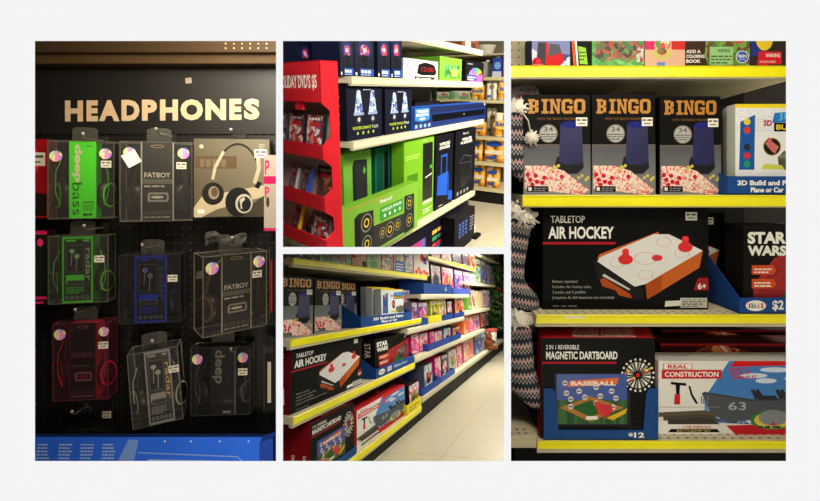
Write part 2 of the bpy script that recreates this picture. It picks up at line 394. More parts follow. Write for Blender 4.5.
def art_bingo(a, num='34'):
    a.rect(.0, .0, 1, .5, grad('bingo_floor', (128, 128, 130), (78, 79, 84), 0, .14))
    a.rect(.0, .495, 1, .502, col((120, 105, 80)))
    slab_word(a, 'BINGO', .07, .81, .92, .955, col((184, 126, 46), .35))
    a.text("WITH THE 'BINGO MACHINE'", .2, .745, .8, .77, col((130, 95, 50)))
    a.circ(.37, .61, .029, col((120, 112, 100))); a.circ(.37, .61, .026, col((172, 170, 165)))
    a.text(num, .30, .63, .44, .675, col((50, 50, 52))); a.bars(.25, .55, .49, .62, 3, col((80, 80, 82)))
    a.poly([(.44, .22), (.50, .38), (.88, .38), (.90, .27), (.80, .21), (.5, .205)], col((12, 12, 16), .3))
    a.poly([(.53, .33), (.55, .70), (.87, .70), (.89, .33), (.8, .30), (.6, .30)], grad('bingo_cup', (24, 26, 92), (20, 21, 74), -.02, .06, 0))
    a.ell(.71, .70, .16, .035, col((34, 37, 118)))
    a.poly([(.02, .06), (.02, .29), (.34, .29), (.60, .24), (.98, .045), (.86, .0)], busy('bingo_cards', [(238, 220, 205), (225, 60, 70), (232, 222, 205), (230, 196, 182), (220, 150, 140), (236, 220, 200)], 230))
    for u, v in ((.10, .15), (.18, .19), (.2, .13), (.28, .12), (.31, .17), (.13, .1), (.06, .2), (.57, .18)): a.circ(u, v, .007, col((200, 30, 55)))
    for u, v in ((.44, .25), (.48, .27), (.52, .29), (.46, .28), (.82, .17), (.87, .19), (.93, .15), (.96, .17)): a.circ(u, v, .005, col((205, 190, 90)))
    a.rect(.05, .03, .37, .085, K); a.rect(.07, .04, .12, .075, W_); a.bars(.15, .04, .35, .08, 2, col((150, 150, 150)))
    a.tag(.78, .685, .95, .77)
def art_hockey(a):
    r = random.Random(3)
    for i in range(14):
        for j in range(9): a.mb.add([a.pt(.55+.033*i+(.016 if j % 2 else 0)+.011*math.cos(k*PI/3), .06+.1*j+.033*math.sin(k*PI/3)) for k in range(6)], [(0, 1, 2, 3, 4, 5)], col((17, 17, 17), .5))
    a.up()
    a.text('TABLETOP', .05, .845, .255, .915, W_, bold=.01); a.text('AIR HOCKEY', .035, .69, .43, .81, W_, bold=.03)
    a.poly([(0, .635), (.435, .635), (.445, .66), (0, .66)], col((165, 30, 40)))
    wood, wd = col((196, 98, 40), .4), col((168, 74, 28), .4)
    a.poly([(.33, .50), (.345, .54), (.70, .76), (.70, .72), (.36, .50)], wood)
    a.poly([(.31, .46), (.33, .50), (.58, .235), (.61, .19), (.60, .10), (.545, .10), (.33, .30)], col((30, 29, 30)))
    a.poly([(.345, .29), (.36, .23), (.46, .14), (.54, .11), (.53, .15), (.37, .31)], wd); a.poly([(.36, .23), (.36, .17), (.40, .17), (.46, .14), (.44, .19)], col((24, 22, 22)))
    a.poly([(.36, .33), (.52, .19), (.53, .20), (.37, .35)], col((200, 200, 195)))
    a.poly([(.33, .47), (.345, .51), (.67, .735), (.76, .735), (.965, .575), (.62, .25), (.555, .225)], col((222, 222, 220), .4))
    a.poly([(.62, .25), (.965, .575), (.945, .41), (.63, .10)], wood); a.poly([(.62, .25), (.72, .344), (.715, .18), (.63, .10)], wd)
    a.poly([(.72, .745), (.76, .735), (.93, .61), (.92, .64), (.77, .76)], col((25, 20, 18)))
    rr = col((200, 90, 90))
    for u, v, p, q in ((.62, .5, .07, .06), (.45, .46, .045, .05), (.62, .34, .045, .045), (.73, .66, .045, .045), (.84, .55, .045, .045)): a.ring(u, v, p, q, .05, rr)
    red = col((214, 34, 40), .3)
    for u, v in ((.50, .49), (.86, .61)):
        a.ell(u, v, .045, .05, red); a.rect(u-.02, v+.01, u+.02, v+.085, red); a.ell(u, v+.085, .02, .022, col((235, 60, 60)))
    a.ell(.69, .505, .033, .03, red)
    a.poly([(.91, .19), (.935, .31), (1, .31), (1, .19)], col((150, 30, 38))); a.text('6+', .935, .20, .985, .26, W_, bold=.02)
    a.rect(.83, .02, .99, .115, col((205, 203, 196))); a.bars(.84, .03, .98, .11, 5, col((70, 70, 70)))
    a.poly([(.735, .03), (.83, .04), (.835, .09), (.74, .085)], W_)
    a.tag(.86, .87, .93, .95)
    for i, t in enumerate(('Battery operated', 'Includes: Air hockey table,', '2 pucks, and 2 paddles', '(requires 3x AA batteries not included)')):
        a.text(t, .06, .255-.052*i, .06+(.15, .235, .2, .37)[i], .29-.052*i, col((165, 165, 160)))
    a.bars(.06, .03, .28, .06, 1, col((110, 110, 108)))
def art_saga(a, tw=.30):
    red = busy('saga_red', [(150, 26, 30), (160, 30, 34), (140, 22, 26)], 30)
    a.poly([(.12, .12), (.12, .30), (.38, .62), (1, .80), (1, .12)], red)
    a.text('STAR', .05, .78, .05+tw, .92, W_, bold=.05); a.text('WARS', .05, .64, .05+tw, .76, W_, bold=.05)
    for v in (.42, .26):
        a.poly([(.10, v), (.36, v), (.40, v+.05), (.36, v+.11), (.10, v+.11)], col((206, 80, 40))); a.bars(.13, v+.02, .34, v+.09, 2, W_)
    a.poly([(.38, .04), (.60, .36), (.78, .50), (.80, .04)], col((34, 110, 52)))
    a.poly([(.62, .5), (.70, .25), (.86, .30), (.95, .6), (.88, .72), (.76, .56)], busy('saga_dark', [(20, 20, 22), (60, 58, 56), (150, 148, 140), (30, 30, 32)], 60))
    a.poly([(.86, .86), (.90, .97), (.935, .97), (.90, .84)], col((240, 190, 170)))
def art_logo(a, u0, v0, u1, v1):
    a.ell((u0+u1)/2, (v0+v1)/2, (u1-u0)/2, (v1-v0)/2, W_)
    n = 5
    for i, (ch, c) in enumerate(zip('jakks', ((200, 40, 50), (40, 150, 70), (60, 90, 190), (210, 90, 40), (200, 40, 50)))):
        w = (u1-u0)*.8/n; x = u0+(u1-u0)*.1+i*w; a.text(ch, x, v0+(v1-v0)*.25, x+w*.85, v0+(v1-v0)*.75, col(c), bold=.03)
def art_dart(a):
    a.text('2 IN 1 REVERSIBLE', .04, .885, .33, .93, W_, bold=.01); a.text('MAGNETIC DARTBOARD', .04, .785, .67, .865, W_, bold=.03)
    a.rect(0, .74, .66, .762, col((160, 24, 36)))
    for i in range(13):
        for j in range(3): a.rect(.70+.021*i, .03+.06*j, .712+.021*i, .055+.06*j, col((34, 34, 34)))
    a.rect(.11, .12, .78, .65, col((42, 42, 44)))
    L = Art(a.mb, a.pt(.13, .14), a.U, a.V, a.w*.62, a.h*.50, a.step); L.k = a.k+.00003
    L.rect(0, .45, 1, 1, grad('dusk', (90, 70, 130), (36, 70, 150), .05, .12)); L.rect(0, 0, 1, .48, busy('turf', [(40, 84, 42), (52, 100, 48), (30, 66, 36)], 30, .5, (3, 1, .3)))
    L.poly([(.05, .33), (.48, .56), (.95, .33), (.48, .04)], col((172, 120, 54))); L.poly([(.2, .33), (.48, .48), (.78, .33), (.48, .14)], col((46, 96, 46)))
    L.poly([(.16, .74), (.86, .80), (.88, .93), (.18, .87)], col((214, 110, 60))); L.text('BASEBALL', .2, .77, .84, .86, col((240, 225, 215)), bold=.04, rise=.06*.5)
    for u, v in ((.12, .82), (.14, .62), (.32, .66), (.2, .5), (.4, .54), (.62, .56), (.84, .52), (.56, .74), (.78, .66), (.2, .35), (.56, .42), (.8, .34)):
        L.circ(u, v, .0085, col((205, 205, 205))); L.rect(u-.03, v-.012, u+.03, v+.012, col((60, 60, 90)))
    L.rect(.42, .09, .58, .16, W_)
    for u, v, t, s_ in ((.55, .42, .68, .1), (.64, .40, .72, .14), (.7, .3, .74, .12), (.78, .36, .74, .16)): L.line([(u, v), (t, s_)], .003, col((190, 40, 40)))
    L.poly([(.52, .44), (.6, .46), (.7, .3), (.66, .18), (.6, .2)], col((206, 40, 44), .3)); L.poly([(.66, .40), (.78, .38), (.8, .26), (.68, .14)], col((200, 34, 40), .3))
    L.poly([(.7, .12), (1, .32), (.98, .22), (.8, .08)], col((214, 178, 40)))
    a.k = L.k+.00003
    u, v = .845, .63
    a.circ(u, v, .054, col((22, 22, 22)))
    for i in range(20):
        an = i*PI/10+.157; b = an+.2
        r0, r1 = .012, .04
        q = lambda r, t: (u+r/a.w*math.cos(t), v+r/a.h*math.sin(t))
        a.mb.add([a.pt(*q(r0, an)), a.pt(*q(r1, an-.1)), a.pt(*q(r1, an+.1))], [(0, 1, 2)], W_ if i % 2 else col((170, 165, 150)))
        a.mb.add([a.pt(*q(.045, an-.06)), a.pt(*q(.051, an-.06)), a.pt(*q(.051, an+.06)), a.pt(*q(.045, an+.06))], [(0, 1, 2, 3)], W_)
    a.up(); a.circ(u, v, .006, col((200, 30, 40)))
    for d in ((.055, .03), (-.05, -.05), (-.1, .02), (.1, .05)): a.circ(u+d[0], v+d[1], .004, col((220, 40, 40))); a.circ(u+d[0]+.015, v+d[1]+.02, .004, col((220, 210, 60)))
def top_dart(a):
    for i in range(4): a.text('MAGNETIC DARTBOARD', .3, .06+.24*i, .86, .17+.24*i, W_, bold=.02)
def art_build(a):
    a.poly([(0, 0), (.40, 0), (.30, .5), (.46, 1), (0, 1)], col((226, 224, 218)))
    a.poly([(.30, .16), (1, .16), (1, 1), (.46, 1), (.30, .5)], grad('sky_print', (150, 185, 220), (52, 120, 190), .03, .10))
    for u, v, p in ((.62, .80, .09), (.76, .88, .1), (.9, .76, .08), (.7, .73, .07)): a.ell(u, v, p, .035, col((205, 218, 232)))
    a.poly([(.36, .16), (.5, .36), (1, .26), (1, .10)], busy('sea', [(60, 90, 140), (190, 205, 220), (80, 110, 160), (46, 70, 120)], 60, .4, (1, 1, 3)))
    a.poly([(.50, 0), (.44, .12), (1, .16), (1, 0)], col((184, 30, 40)))
    a.poly([(.46, .92), (.50, 1), (1, 1), (1, .95)], col((208, 28, 36)))
    a.poly([(.28, .56), (.34, .30), (.44, .17), (1, .26), (1, .50), (.6, .48), (.30, .58)], col((78, 81, 88)))
    a.poly([(.28, .56), (.30, .58), (.6, .48), (1, .50), (1, .47), (.6, .455)], col((62, 66, 72)))
    a.text('63', .455, .33, .57, .44, col((165, 170, 172)), bold=.01)
    gun = col((44, 47, 54))
    for u in (.60, .63, .76, .79, .84): a.poly([(u, .60), (u+.02, .62), (u+.06, .50), (u+.03, .48)], gun)
    a.poly([(.64, .47), (.66, .53), (.76, .53), (.78, .47)], gun); a.poly([(.86, .46), (.88, .52), (.98, .52), (1, .46)], gun)
    a.rect(.03, .885, .22, .965, col((190, 36, 42))); a.rect(.035, .89, .215, .96, W_); a.text('REAL', .06, .90, .19, .95, col((190, 34, 40)), bold=.03)
    a.rect(.02, .76, .41, .88, col((196, 40, 44))); a.text('CONSTRUCTION', .04, .785, .39, .855, W_, bold=.03)
    for i, t in enumerate(('SAW IT', 'NAIL IT', 'BUILD IT')): a.text(t, .455+.015*i, .86-.055*i, .58+.015*i+(.03 if i == 2 else 0), .90-.055*i, col((205, 40, 50)), bold=.04, rise=.4)
    a.line([(.08, .70), (.18, .68)], .008, K); a.poly([(.11, .70), (.14, .70), (.135, .52), (.115, .52)], K); a.poly([(.105, .55), (.14, .55), (.14, .41), (.10, .41)], col((200, 36, 44)))
    a.line([(.20, .66), (.215, .54)], .006, K); a.line([(.215, .54), (.25, .42)], .007, K)
    for i in range(4): a.rect(.275+.014*i, .42, .283+.014*i, .52-.03*(i % 3), col((110, 112, 116)))
    a.rect(0, .37, .4, .375, col((150, 148, 142)))
    for i in range(3): a.poly([(.0+.03*i, .30-.05*i), (.30, .33-.05*i), (.36, .30-.05*i), (.40, .24-.05*i), (.0+.03*i, .24-.05*i)], col(((92, 80, 66), (74, 66, 58), (60, 56, 52))[i]))
    a.text('178 PIECES', .16, .085, .34, .115, col((190, 40, 44)), bold=.01); a.poly([(.06, .03), (.40, .03), (.38, .075), (.08, .075)], K); a.text('BATTLESHIP SET', .12, .04, .34, .065, col((205, 190, 90)))
    a.ell(.745, .20, .15, .135, col((52, 120, 60))); a.ell(.745, .195, .125, .11, col((210, 190, 70)))
    a.bars(.64, .09, .85, .125, 1, col((60, 60, 40)), .8)
    a.ell(.745, .23, .095, .11, col((128, 132, 136))); a.poly([(.72, .13), (.745, .17), (.77, .13)], col((190, 40, 44)))
def art_jet(a, full=True):
    a.rect(0, 0, 1, 1, col((226, 228, 232)))
    r = random.Random(5)
    d = col((84, 130, 196))
    for i in range(26):
        for j in range(9):
            if r.random() < 1-j*.09: a.mb.add([a.pt(.03+.037*i+.008*math.cos(k*PI/2), .70+.032*j+(.006)*math.sin(k*PI/2)) for k in range(4)], [(0, 1, 2, 3)], d)
    a.up()
    a.rect(0, .955, 1, 1, col((236, 212, 40)))
    a.poly([(.05, .26), (.07, .80), (.28, .88), (.27, .26)], col((28, 88, 160)))
    for i, c in enumerate(((214, 196, 60), (208, 60, 46), (42, 80, 160), (44, 48, 56), (200, 46, 52), (46, 140, 110))): a.circ(.165, .80-.095*i, .0105, col(c))
    a.text('3D', .40, .75, .52, .82, col((178, 40, 60)), bold=.05)
    a.poly([(.52, .79), (.56, .90), (1, .93), (1, .80)], col((40, 116, 196))); a.text('JET', .6, .81, .95, .90, col((90, 170, 225)), bold=.04)
    a.rect(.55, .69, .97, .79, K); a.text('BUILD', .58, .71, .94, .77, col((232, 206, 50)), bold=.03)
    a.circ(.52, .52, .0285, col((215, 205, 120))); a.circ(.52, .52, .026, col((32, 28, 26)))
    a.poly([(.42, .56), (.48, .60), (.62, .52), (.56, .44), (.50, .48)], col((196, 110, 110))); a.poly([(.46, .63), (.52, .60), (.5, .5)], col((206, 90, 96)))
    a.poly([(.62, .28), (.60, .40), (.70, .48), (.74, .42), (.82, .50), (.9, .44), (1, .5), (1, .26), (.8, .24)], busy('rock', [(96, 98, 80), (66, 68, 54), (130, 130, 110), (84, 84, 66)], 90))
    a.poly([(.36, .27), (.42, .33), (.66, .31), (.7, .26)], col((200, 205, 80)))
SABER = lambda a: (a.poly([(.18, .5), (.35, 1), (.62, .6), (.48, 0), (.28, 0)], busy('saber', [(120, 44, 22), (200, 84, 36), (96, 36, 20), (230, 150, 80)], 50)),
                   a.poly([(.36, .98), (.43, .98), (.56, .02), (.48, .02)], col((236, 120, 90))), a.poly([(.38, .98), (.405, .98), (.53, .02), (.505, .02)], col((250, 225, 200))),
                   a.rect(0, .9, 1, 1, col((150, 24, 26))))
TOYM = dict(
    pinks=busy('pinks', [(226, 60, 130), (240, 190, 200), (200, 40, 110), (236, 220, 215), (150, 90, 140), (238, 120, 160)], 34),
    greens=busy('greens', [(60, 130, 50), (120, 170, 70), (40, 60, 34), (190, 80, 50), (90, 60, 40), (150, 190, 110)], 40),
    blues=busy('blues', [(40, 70, 150), (90, 140, 210), (30, 36, 70), (200, 205, 215), (60, 100, 180)], 34),
    darks=busy('darks', [(30, 26, 34), (70, 60, 80), (24, 24, 30), (130, 60, 60), (90, 90, 110)], 34),
    reds=busy('reds', [(190, 40, 40), (220, 120, 60), (120, 24, 30), (230, 200, 180), (70, 30, 30)], 34),
    purples=busy('purples', [(92, 70, 140), (130, 110, 180), (60, 44, 100), (190, 180, 205), (200, 90, 120)], 34),
    yellows=busy('yellows', [(222, 204, 60), (236, 226, 130), (190, 170, 40), (120, 150, 60), (70, 70, 50)], 30),
    whites=busy('whites', [(225, 225, 220), (190, 195, 200), (225, 120, 110), (120, 160, 200), (235, 232, 225), (200, 60, 60)], 30),
    tans=busy('tans', [(206, 182, 130), (222, 200, 150), (190, 160, 110), (214, 190, 140)], 20, .5, (1, 1, .15)),
    oranges=busy('oranges', [(226, 120, 60), (236, 160, 70), (220, 70, 60), (240, 190, 150), (200, 60, 110)], 30),
    teals=busy('teals', [(60, 150, 170), (170, 210, 215), (40, 90, 130), (225, 225, 220)], 30))
def toy_art(k, k2=None, title=None):
    def f(a):
        a.rect(.04, .03, .96, .97, TOYM[k]); c = title or WHITE
        a.rect(.12, .80, .88, .93, col(c)); a.bars(.17, .82, .83, .92, 2, col((60, 40, 60)), .6)
        if k2: a.ell(.5, .42, .33, .28, TOYM[k2])
        a.rect(.08, .06, .5, .14, col(WHITE)); a.bars(.1, .07, .48, .13, 2, col((60, 60, 60)))
    return f
def tray(S, name, label, x0, x1, z0, h, y, dep, c=(28, 68, 130), front=None, lip=.3, group=None, post=0):
    """open cardboard display tray with sloping sides"""
    m = col(c, .55); w = x1-x0; mb = MB(); t = .003
    mb.box(-w/2, w/2, 0, t, 0, h*lip, m); mb.box(-w/2, w/2, 0, dep, 0, t, m); mb.box(-w/2, w/2, dep-t, dep, 0, h, m)
    for sx in (-w/2, w/2-t): mb.prism([(t, 0), (dep, 0), (dep, h), (dep*.75, h), (t, h*lip)] if not post else [(t, 0), (dep, 0), (dep, h), (t, h)], sx, sx+t, m, 'x')
    if post:
        for sx in (-w/2, w/2-post): mb.prism([(sx, h*lip), (sx+post, h*lip), (sx+post*(.8 if sx < 0 else 1), h*.9), (sx+post*(.6 if sx < 0 else 1), h), (sx+post*(0 if sx < 0 else .4), h), (sx+(0 if sx < 0 else post*.2), h*.9)], 0, t, m)
    a = Art(mb, (-w/2, 0, 0), (1, 0, 0), (0, 0, 1), w, h*lip)
    if front: front(a)
    o = mb.link(name, None, S.at(((x0+x1)/2, y, z0)))
    return tag(o, label, 'display tray', group)
YEL, BEI = (246, 236, 20), (214, 204, 172)
def shelf(S, label, x0, x1, zt, dep, lip, rail=YEL, y0=0, group=None, slots=True, dz=.026, bracket=False, deckc=BEI):
    t = thing('shelf', S.at((x0, y0, zt)), label, 'shelf', group); w = x1-x0
    mb = MB(); mb.box(0, w, .004, dep, -dz, 0, col(deckc, .45))
    if slots:
        n = min(int(w/.028), 90)
        for r_, yy in ((0, .012), (1, .032)):
            for i in range(n):
                x = .01+i*(w-.02)/n
                mb.add([(x, yy, .0002), (x+.009, yy, .0002), (x+.009, yy+.006, .0002), (x, yy+.006, .0002)], [(0, 1, 2, 3)], col((70, 64, 52)))
    mb.box(0, w, .004, .02, -dz-.012, -dz, col(tuple(int(c*.92) for c in deckc), .45))
    mb.link('deck', t)
    mb = MB(); rc = rail or BEI
    mb.prism([(0, -lip), (.004, -lip), (.004, -.001), (-.001, -.001), (-.003, -.004), (0, -.006)], 0.001, w-.001, col(rc, .35), 'x')
    mb.link('price_rail', t)
    return t

# ================================================================== BAY A: HEADPHONES ON A PEGBOARD
CAMP = Vector((0, 0, EYE))
KL, KR, CU, CL = (279.5-PX)/F, (507.5-PX)/F, (249.4-PY)/F, (250.0-PY)/F
BAY = (CAMP, Vector((1, -KL, 0)).normalized())
A = Set((1, 0, 0), (0, 0, 1), (0, 1.29, 0))
def pa(px, py, y=0): return A.P(px, py, y)
x0, zt_ = pa(14, 20); x1, zb_ = pa(278.5, 447)
mb = MB(); mb.box(x0, x1, 0, .012, zb_-.12, zt_, peg('pegboard', (17, 16, 15), (74, 70, 62), .0231, .0026, .45))  # holes coloured lighter than the board: glare of light painted in
struct(mb.link('wall_pegboard', None, A.at()))
# black header board with lettering
hx0, hz1 = pa(14, 64, -.006); hx1, hz0 = pa(278.5, 134, -.006)
t = thing('header_sign', A.at((hx0, -.006, hz0)), 'black header board with large beige lettering reading headphones', 'sign')
mb = MB(); mb.box(0, hx1-hx0, 0, .005, 0, hz1-hz0, col((22, 21, 19), .38)); ab = Art(mb, (0, 0, 0), (1, 0, 0), (0, 0, 1), hx1-hx0, hz1-hz0)
for px in list(range(68, 108, 8))+list(range(147, 230, 8)): ab.circ((pa(px, 70, -.006)[0]-hx0)/(hx1-hx0), (pa(px, 69, -.006)[1]-hz0)/(hz1-hz0), .0022, col((70, 66, 58)), 8)
mb.link('board', t)
mb = MB(); a = Art(mb, (0, 0, 0), (1, 0, 0), (0, 0, 1), hx1-hx0, hz1-hz0)
def fu(px): return (pa(px, 100, -.006)[0]-hx0)/(hx1-hx0)
def fv(py): return (pa(100, py, -.006)[1]-hz0)/(hz1-hz0)
LW = [('H', 65, 83), ('E', 86.5, 98), ('A', 99, 119.5), ('D', 121.5, 139.5), ('P', 142, 157), ('H', 160, 178), ('O', 180.5, 203), ('N', 205.5, 226), ('E', 229.5, 241.5), ('S', 244, 259.5)]
for i, (ch, l, r_) in enumerate(LW):
    d = (l-65)/195*2
    a.text(ch, fu(l), fv(121.5-d), fu(r_), fv(100.5-d), col((206, 180, 144), .6), bold=.055)
mb.link('lettering', t)['label'] = 'beige capital letters'
mb = MB(); mb.rbox(0, .0185, -.002, 0, 0, .017, col((150, 140, 122)), .0008)
q = pa(186, 84, -.008); o = mb.link('paper_scrap', None, A.at((q[0], -.008, q[1]), 0, 0, -.12)); tag(o, 'small torn grey paper scrap stuck above the lettering', 'sticker')
# tan metal beams over the header
def beam(nm, label, ya, yb, y, d, c, dots=0):
    q0 = pa(14, yb, y); q1 = pa(278.5, ya, y); mb = MB(); mb.rbox(0, q1[0]-q0[0], 0, d, 0, q1[1]-q0[1], col(c, .5), .002)
    if dots:
        a = Art(mb, (0, 0, 0), (1, 0, 0), (0, 0, 1), q1[0]-q0[0], q1[1]-q0[1])
        for i in range(6):
            for j in range(3): a.circ(.80+.031*i, .25+.28*j, .0022, col((196, 172, 110)), 8)
    tag(mb.link(nm, None, A.at((q0[0], y, q0[1]))), label, 'beam')
beam('shelf_fascia', 'upper tan metal fascia with small perforations at its right end', 36, 52.3, -.075, .06, (60, 46, 30), 1)
beam('canopy_rail', 'plain lower tan metal rail right above the black header board', 53, 63.6, -.055, .045, (70, 54, 34))
CLR = film()
def hook(px, py, L=.14, label=None, tab=None):
    x, z = pa(px, py, -L)
    t = thing('display_hook', A.at((x, 0, z)), label, 'hook', None)
    mb = MB(); mb.tube([(0, 0, -.006), (0, -L+.012, -.006), (0, -L+.002, 0), (0, -L, .006)], .0022, col((150, 146, 136), .3, .8)); mb.link('rod', t)
    mb = MB(); mb.sphere((0, -L, .007), .0042, col((200, 192, 176), .3, .2)); mb.link('tip', t)
    mb = MB(); mb.rbox(-.012, .012, -.006, 0, -.022, .006, col((60, 58, 54), .4, .3), .001); mb.link('mounting_plate', t)
def headphones(t, w, h, dep, c, accent, cupz=.30, cupr=.19, sp=.36):
    mb = MB(); m = col(c, .35); y = dep*.55
    zc = h*cupz; R = w*sp; top = h*.93
    pts = [(-R, y, zc)]+[(-R*math.cos(PI*i/12)*(1.0), y, zc+h*.18+(top-zc-h*.18)*math.sin(PI*i/12)) for i in range(13)]+[(R, y, zc)]
    mb.tube(pts, [.004]+[.0055]*13+[.004], m, 8, 1.3)
    hp = mb.link('headphones', t)
    for sx in (-1, 1):
        r = h*cupr*.95; cx = sx*R
        mb = MB(); mb.lathe([(r*.55, -.016), (r*.95, -.014), (r, -.008), (r, .002), (r*.9, .007), (r*.5, .009)], (cx*.98, y-.004, zc), m, (sx*.92, -.38, 0), 20)
        for k in range(10):
            an = 2*PI*k/10
        mb.lathe([(r*.90, .0085), (r*.80, .0105)], (cx*.98, y-.004, zc), col(accent, .4), (sx*.92, -.38, 0), 20); mb.lathe([(r*.79, .0104), (r*.55, .0135), (r*.2, .014)], (cx*.98, y-.004, zc), m, (sx*.92, -.38, 0), 20)
        mb.v = [(p[0], y-.004+(p[1]-y+.004)*min(1, dep*.42/r), p[2]) for p in mb.v]
        mb.link('ear_cup', hp)
        mb = MB(); mb.tube([(cx*.93, y-.018, zc-h*.13), (cx*1.13, y-.02, zc+h*.05), (cx*1.1, y-.02, zc+h*.3), (cx*.86, y-.018, zc+h*.48)], .0011, col(accent, .4)); mb.link('cable', hp)
def pack(name, label, xl, xr, yt, yb, dep, yaw, art, card=(.3, .7), cardc=(18, 18, 18), hp=(36, 36, 36), accent=(60, 60, 60), holos=(), price=None, tint=(247, 247, 243),
         milk=.025, edge=(120, 118, 105), yf=None, tab=True, phones=True, backc=(12, 12, 12), roll=0, sidec=None):
    yf = -(dep+.022) if yf is None else yf
    yw = math.radians(yaw); c, s_ = math.cos(yw), math.sin(yw); k = (xl-PX)/F; kr = (xr-PX)/F
    w = abs(kr-k)*(1.29+yf)
    for _ in range(12):          # size of the pack seen at its angle
        yR = yf+w/2*s_; xR = kr*(1.29+yR); w = (xR-k*(1.29+yR))/(c-k*s_)
    xm = xR-w/2*c; zt = (PY-yt)/F*(1.29+yf); zb = (PY-yb)/F*(1.29+yf); h = zt-zb
    t = thing(name, A.at((xm, yf, zb), yw, 0, math.radians(roll)), label, 'headphones', None)
    sh = MB(); cm = film('film_%d_%d_%d' % tuple(tint), tint, .16, milk)
    sh.box(-w/2, w/2, 0, dep, 0, h, cm); sh.link('plastic_shell', t)
    e = col(tuple(int(v*.72) for v in edge), .3); mb = MB(); r = .0009
    for z in (0, h):
        for y in (0, dep): mb.box(-w/2-r, w/2+r, y-r, y+r, z-r, z+r, e)
        for x in (-w/2, w/2): mb.box(x-r, x+r, 0, dep, z-r, z+r, e)
    for x in (-w/2, w/2):
        for y in (0, dep): mb.box(x-r, x+r, y-r, y+r, 0, h, e)
    mb.link('shell_seam', t)
    mb = MB(); mb.box(-w/2+.003, w/2-.003, dep-.003, dep-.0015, .003, h-.003, col(backc, .5)); mb.link('backing_card', t)
    cw = (card[1]-card[0])*w; cx = -w/2+card[0]*w
    mb = MB(); mb.box(cx, cx+cw, .001, .0022, .001, h-.001, col(cardc, .38))
    if sidec:
        for x in (cx, cx+cw-.0012): mb.box(x, x+.0012, .0022, dep-.004, .002, h-.002, col(sidec, .4))
        mb.box(cx, cx+cw, .0022, dep-.004, h-.004, h-.003, col(sidec, .4))
    a = Art(mb, (cx, .001, .001), (1, 0, 0), (0, 0, 1), cw, h-.002, .00004); art(a)
    a_o = mb.link('insert_card', t)
    if phones: headphones(t, w, h, dep, hp, accent, sp=.5-min(card[0], 1-card[1])*.5)
    for u, v, rr in holos:
        mb = MB(); mb.prism([(rr*math.cos(2*PI*i/20), rr*math.sin(2*PI*i/20)) for i in range(20)], -.0008, 0, HOLO())
        o = mb.link('hologram_sticker', t); o.location = (-w/2+u*w, -.0012, v*h)
    if price:
        mb = MB(); pw, ph = w*.0+.026, .0195; mb.box(0, pw, -.0008, 0, 0, ph, col((228, 222, 205)))
        Art(mb, (0, -.0008, 0), (1, 0, 0), (0, 0, 1), pw, ph, .00006).tag(0, 0, 1, 1, (228, 222, 205))
        o = mb.link('price_sticker', t); o.location = (-w/2+price[0]*w, -.0014, price[1]*h)
    if tab:
        mb = MB(); tw = .032
        mb.prism([(-tw, h), (tw, h), (tw, h+.036), (tw*.6, h+.042), (-tw*.6, h+.042), (-tw, h+.036)], dep*.5, dep*.5+.001, film('tab_film', (230, 230, 222), .12, .04))
        mb.link('hang_tab', t)
    return t
GR = (84, 232, 36)
def a_deepgreen(a):
    a.rect(0, 0, 1, 1, col(GR, .4))
    a.text('deep', .12, .47, .48, .96, col((226, 214, 190)), rot=-90, bold=.035)
    a.text('bass', .12, .04, .48, .46, col((36, 92, 22)), rot=-90, bold=.0)
    a.bars(.62, .93, .92, .96, 1, col((40, 110, 30))); a.bars(.52, .10, .92, .19, 4, col((34, 100, 24))); a.rect(.52, .20, .92, .215, col((34, 90, 24))); a.bars(.52, .03, .94, .065, 1, col((20, 50, 16)), .9)
def a_fat(acc, title=(205, 198, 182), band=(110, 108, 100)):
    def f(a):
        m = col(acc, .3, .4)
        a.rect(0, 0, .04, 1, m); a.rect(.96, 0, 1, 1, m)
        a.ell(.5, .95, .20, .02, col((190, 160, 140))); a.ell(.5, .95, .17, .014, col((60, 40, 36)))
        a.rect(.04, .47, .96, .53, col(band)); a.text('FATBOY', .10, .55, .90, .615, col(title), bold=.03)
        a.bars(.1, .43, .9, .455, 1, col(title), .7)
        a.poly([(.22, .24), (.80, .24), (.84, .27), (.84, .33), (.80, .36), (.26, .36), (.2, .33), (.2, .27)], col((175, 172, 165), .25, .3))
        a.rect(.28, .265, .78, .335, col((40, 36, 36))); a.ell(.5, .30, .2, .018, col(acc, .3))
        for i in range(6): a.ring(.12+.15*i, .10, .05, .022, .25, col((130, 126, 116)), 12)
        a.bars(.08, .035, .92, .06, 1, col((150, 146, 136)), .8)
    return f
def a_ear(acc, word='radar', wordc=(170, 170, 160)):
    def f(a):
        m = col(acc, .35)
        a.rect(0, .0, 1, .03, m); a.rect(0, .96, 1, 1, m); a.rect(0, 0, .06, 1, m); a.rect(.94, 0, 1, 1, m)
        a.rect(.12, .92, .44, .95, m); a.rect(.68, .92, .88, .95, m)
        a.rect(.13, .46, .70, .87, col((110, 112, 108), .25, .3)); a.rect(.15, .47, .68, .86, col((24, 24, 24), .2))
        for u, v in ((.32, .78), (.48, .70)):
            a.circ(u, v, .007, col((200, 200, 195), .2, .5)); a.circ(u, v, .004, col(acc, .3)); a.line([(u, v-.03), (u-.03, v-.22)], .0022, col((150, 150, 145)))
        a.text(word, .76, .32, .95, .82, col(wordc), rot=-90, bold=.01)
        a.rect(.13, .30, .72, .42, m); a.rect(.16, .27, .72, .34, col((120, 122, 116), .25, .3)); a.rect(.2, .285, .68, .325, col((40, 40, 40)))
        a.bars(.14, .14, .7, .25, 4, m)
        for i in range(5): a.ring(.18+.16*i, .08, .055, .025, .35, col((160, 160, 152)), 12)
    return f
H_ = [(.12, .80, .0155), (.87, .84, .0155)]
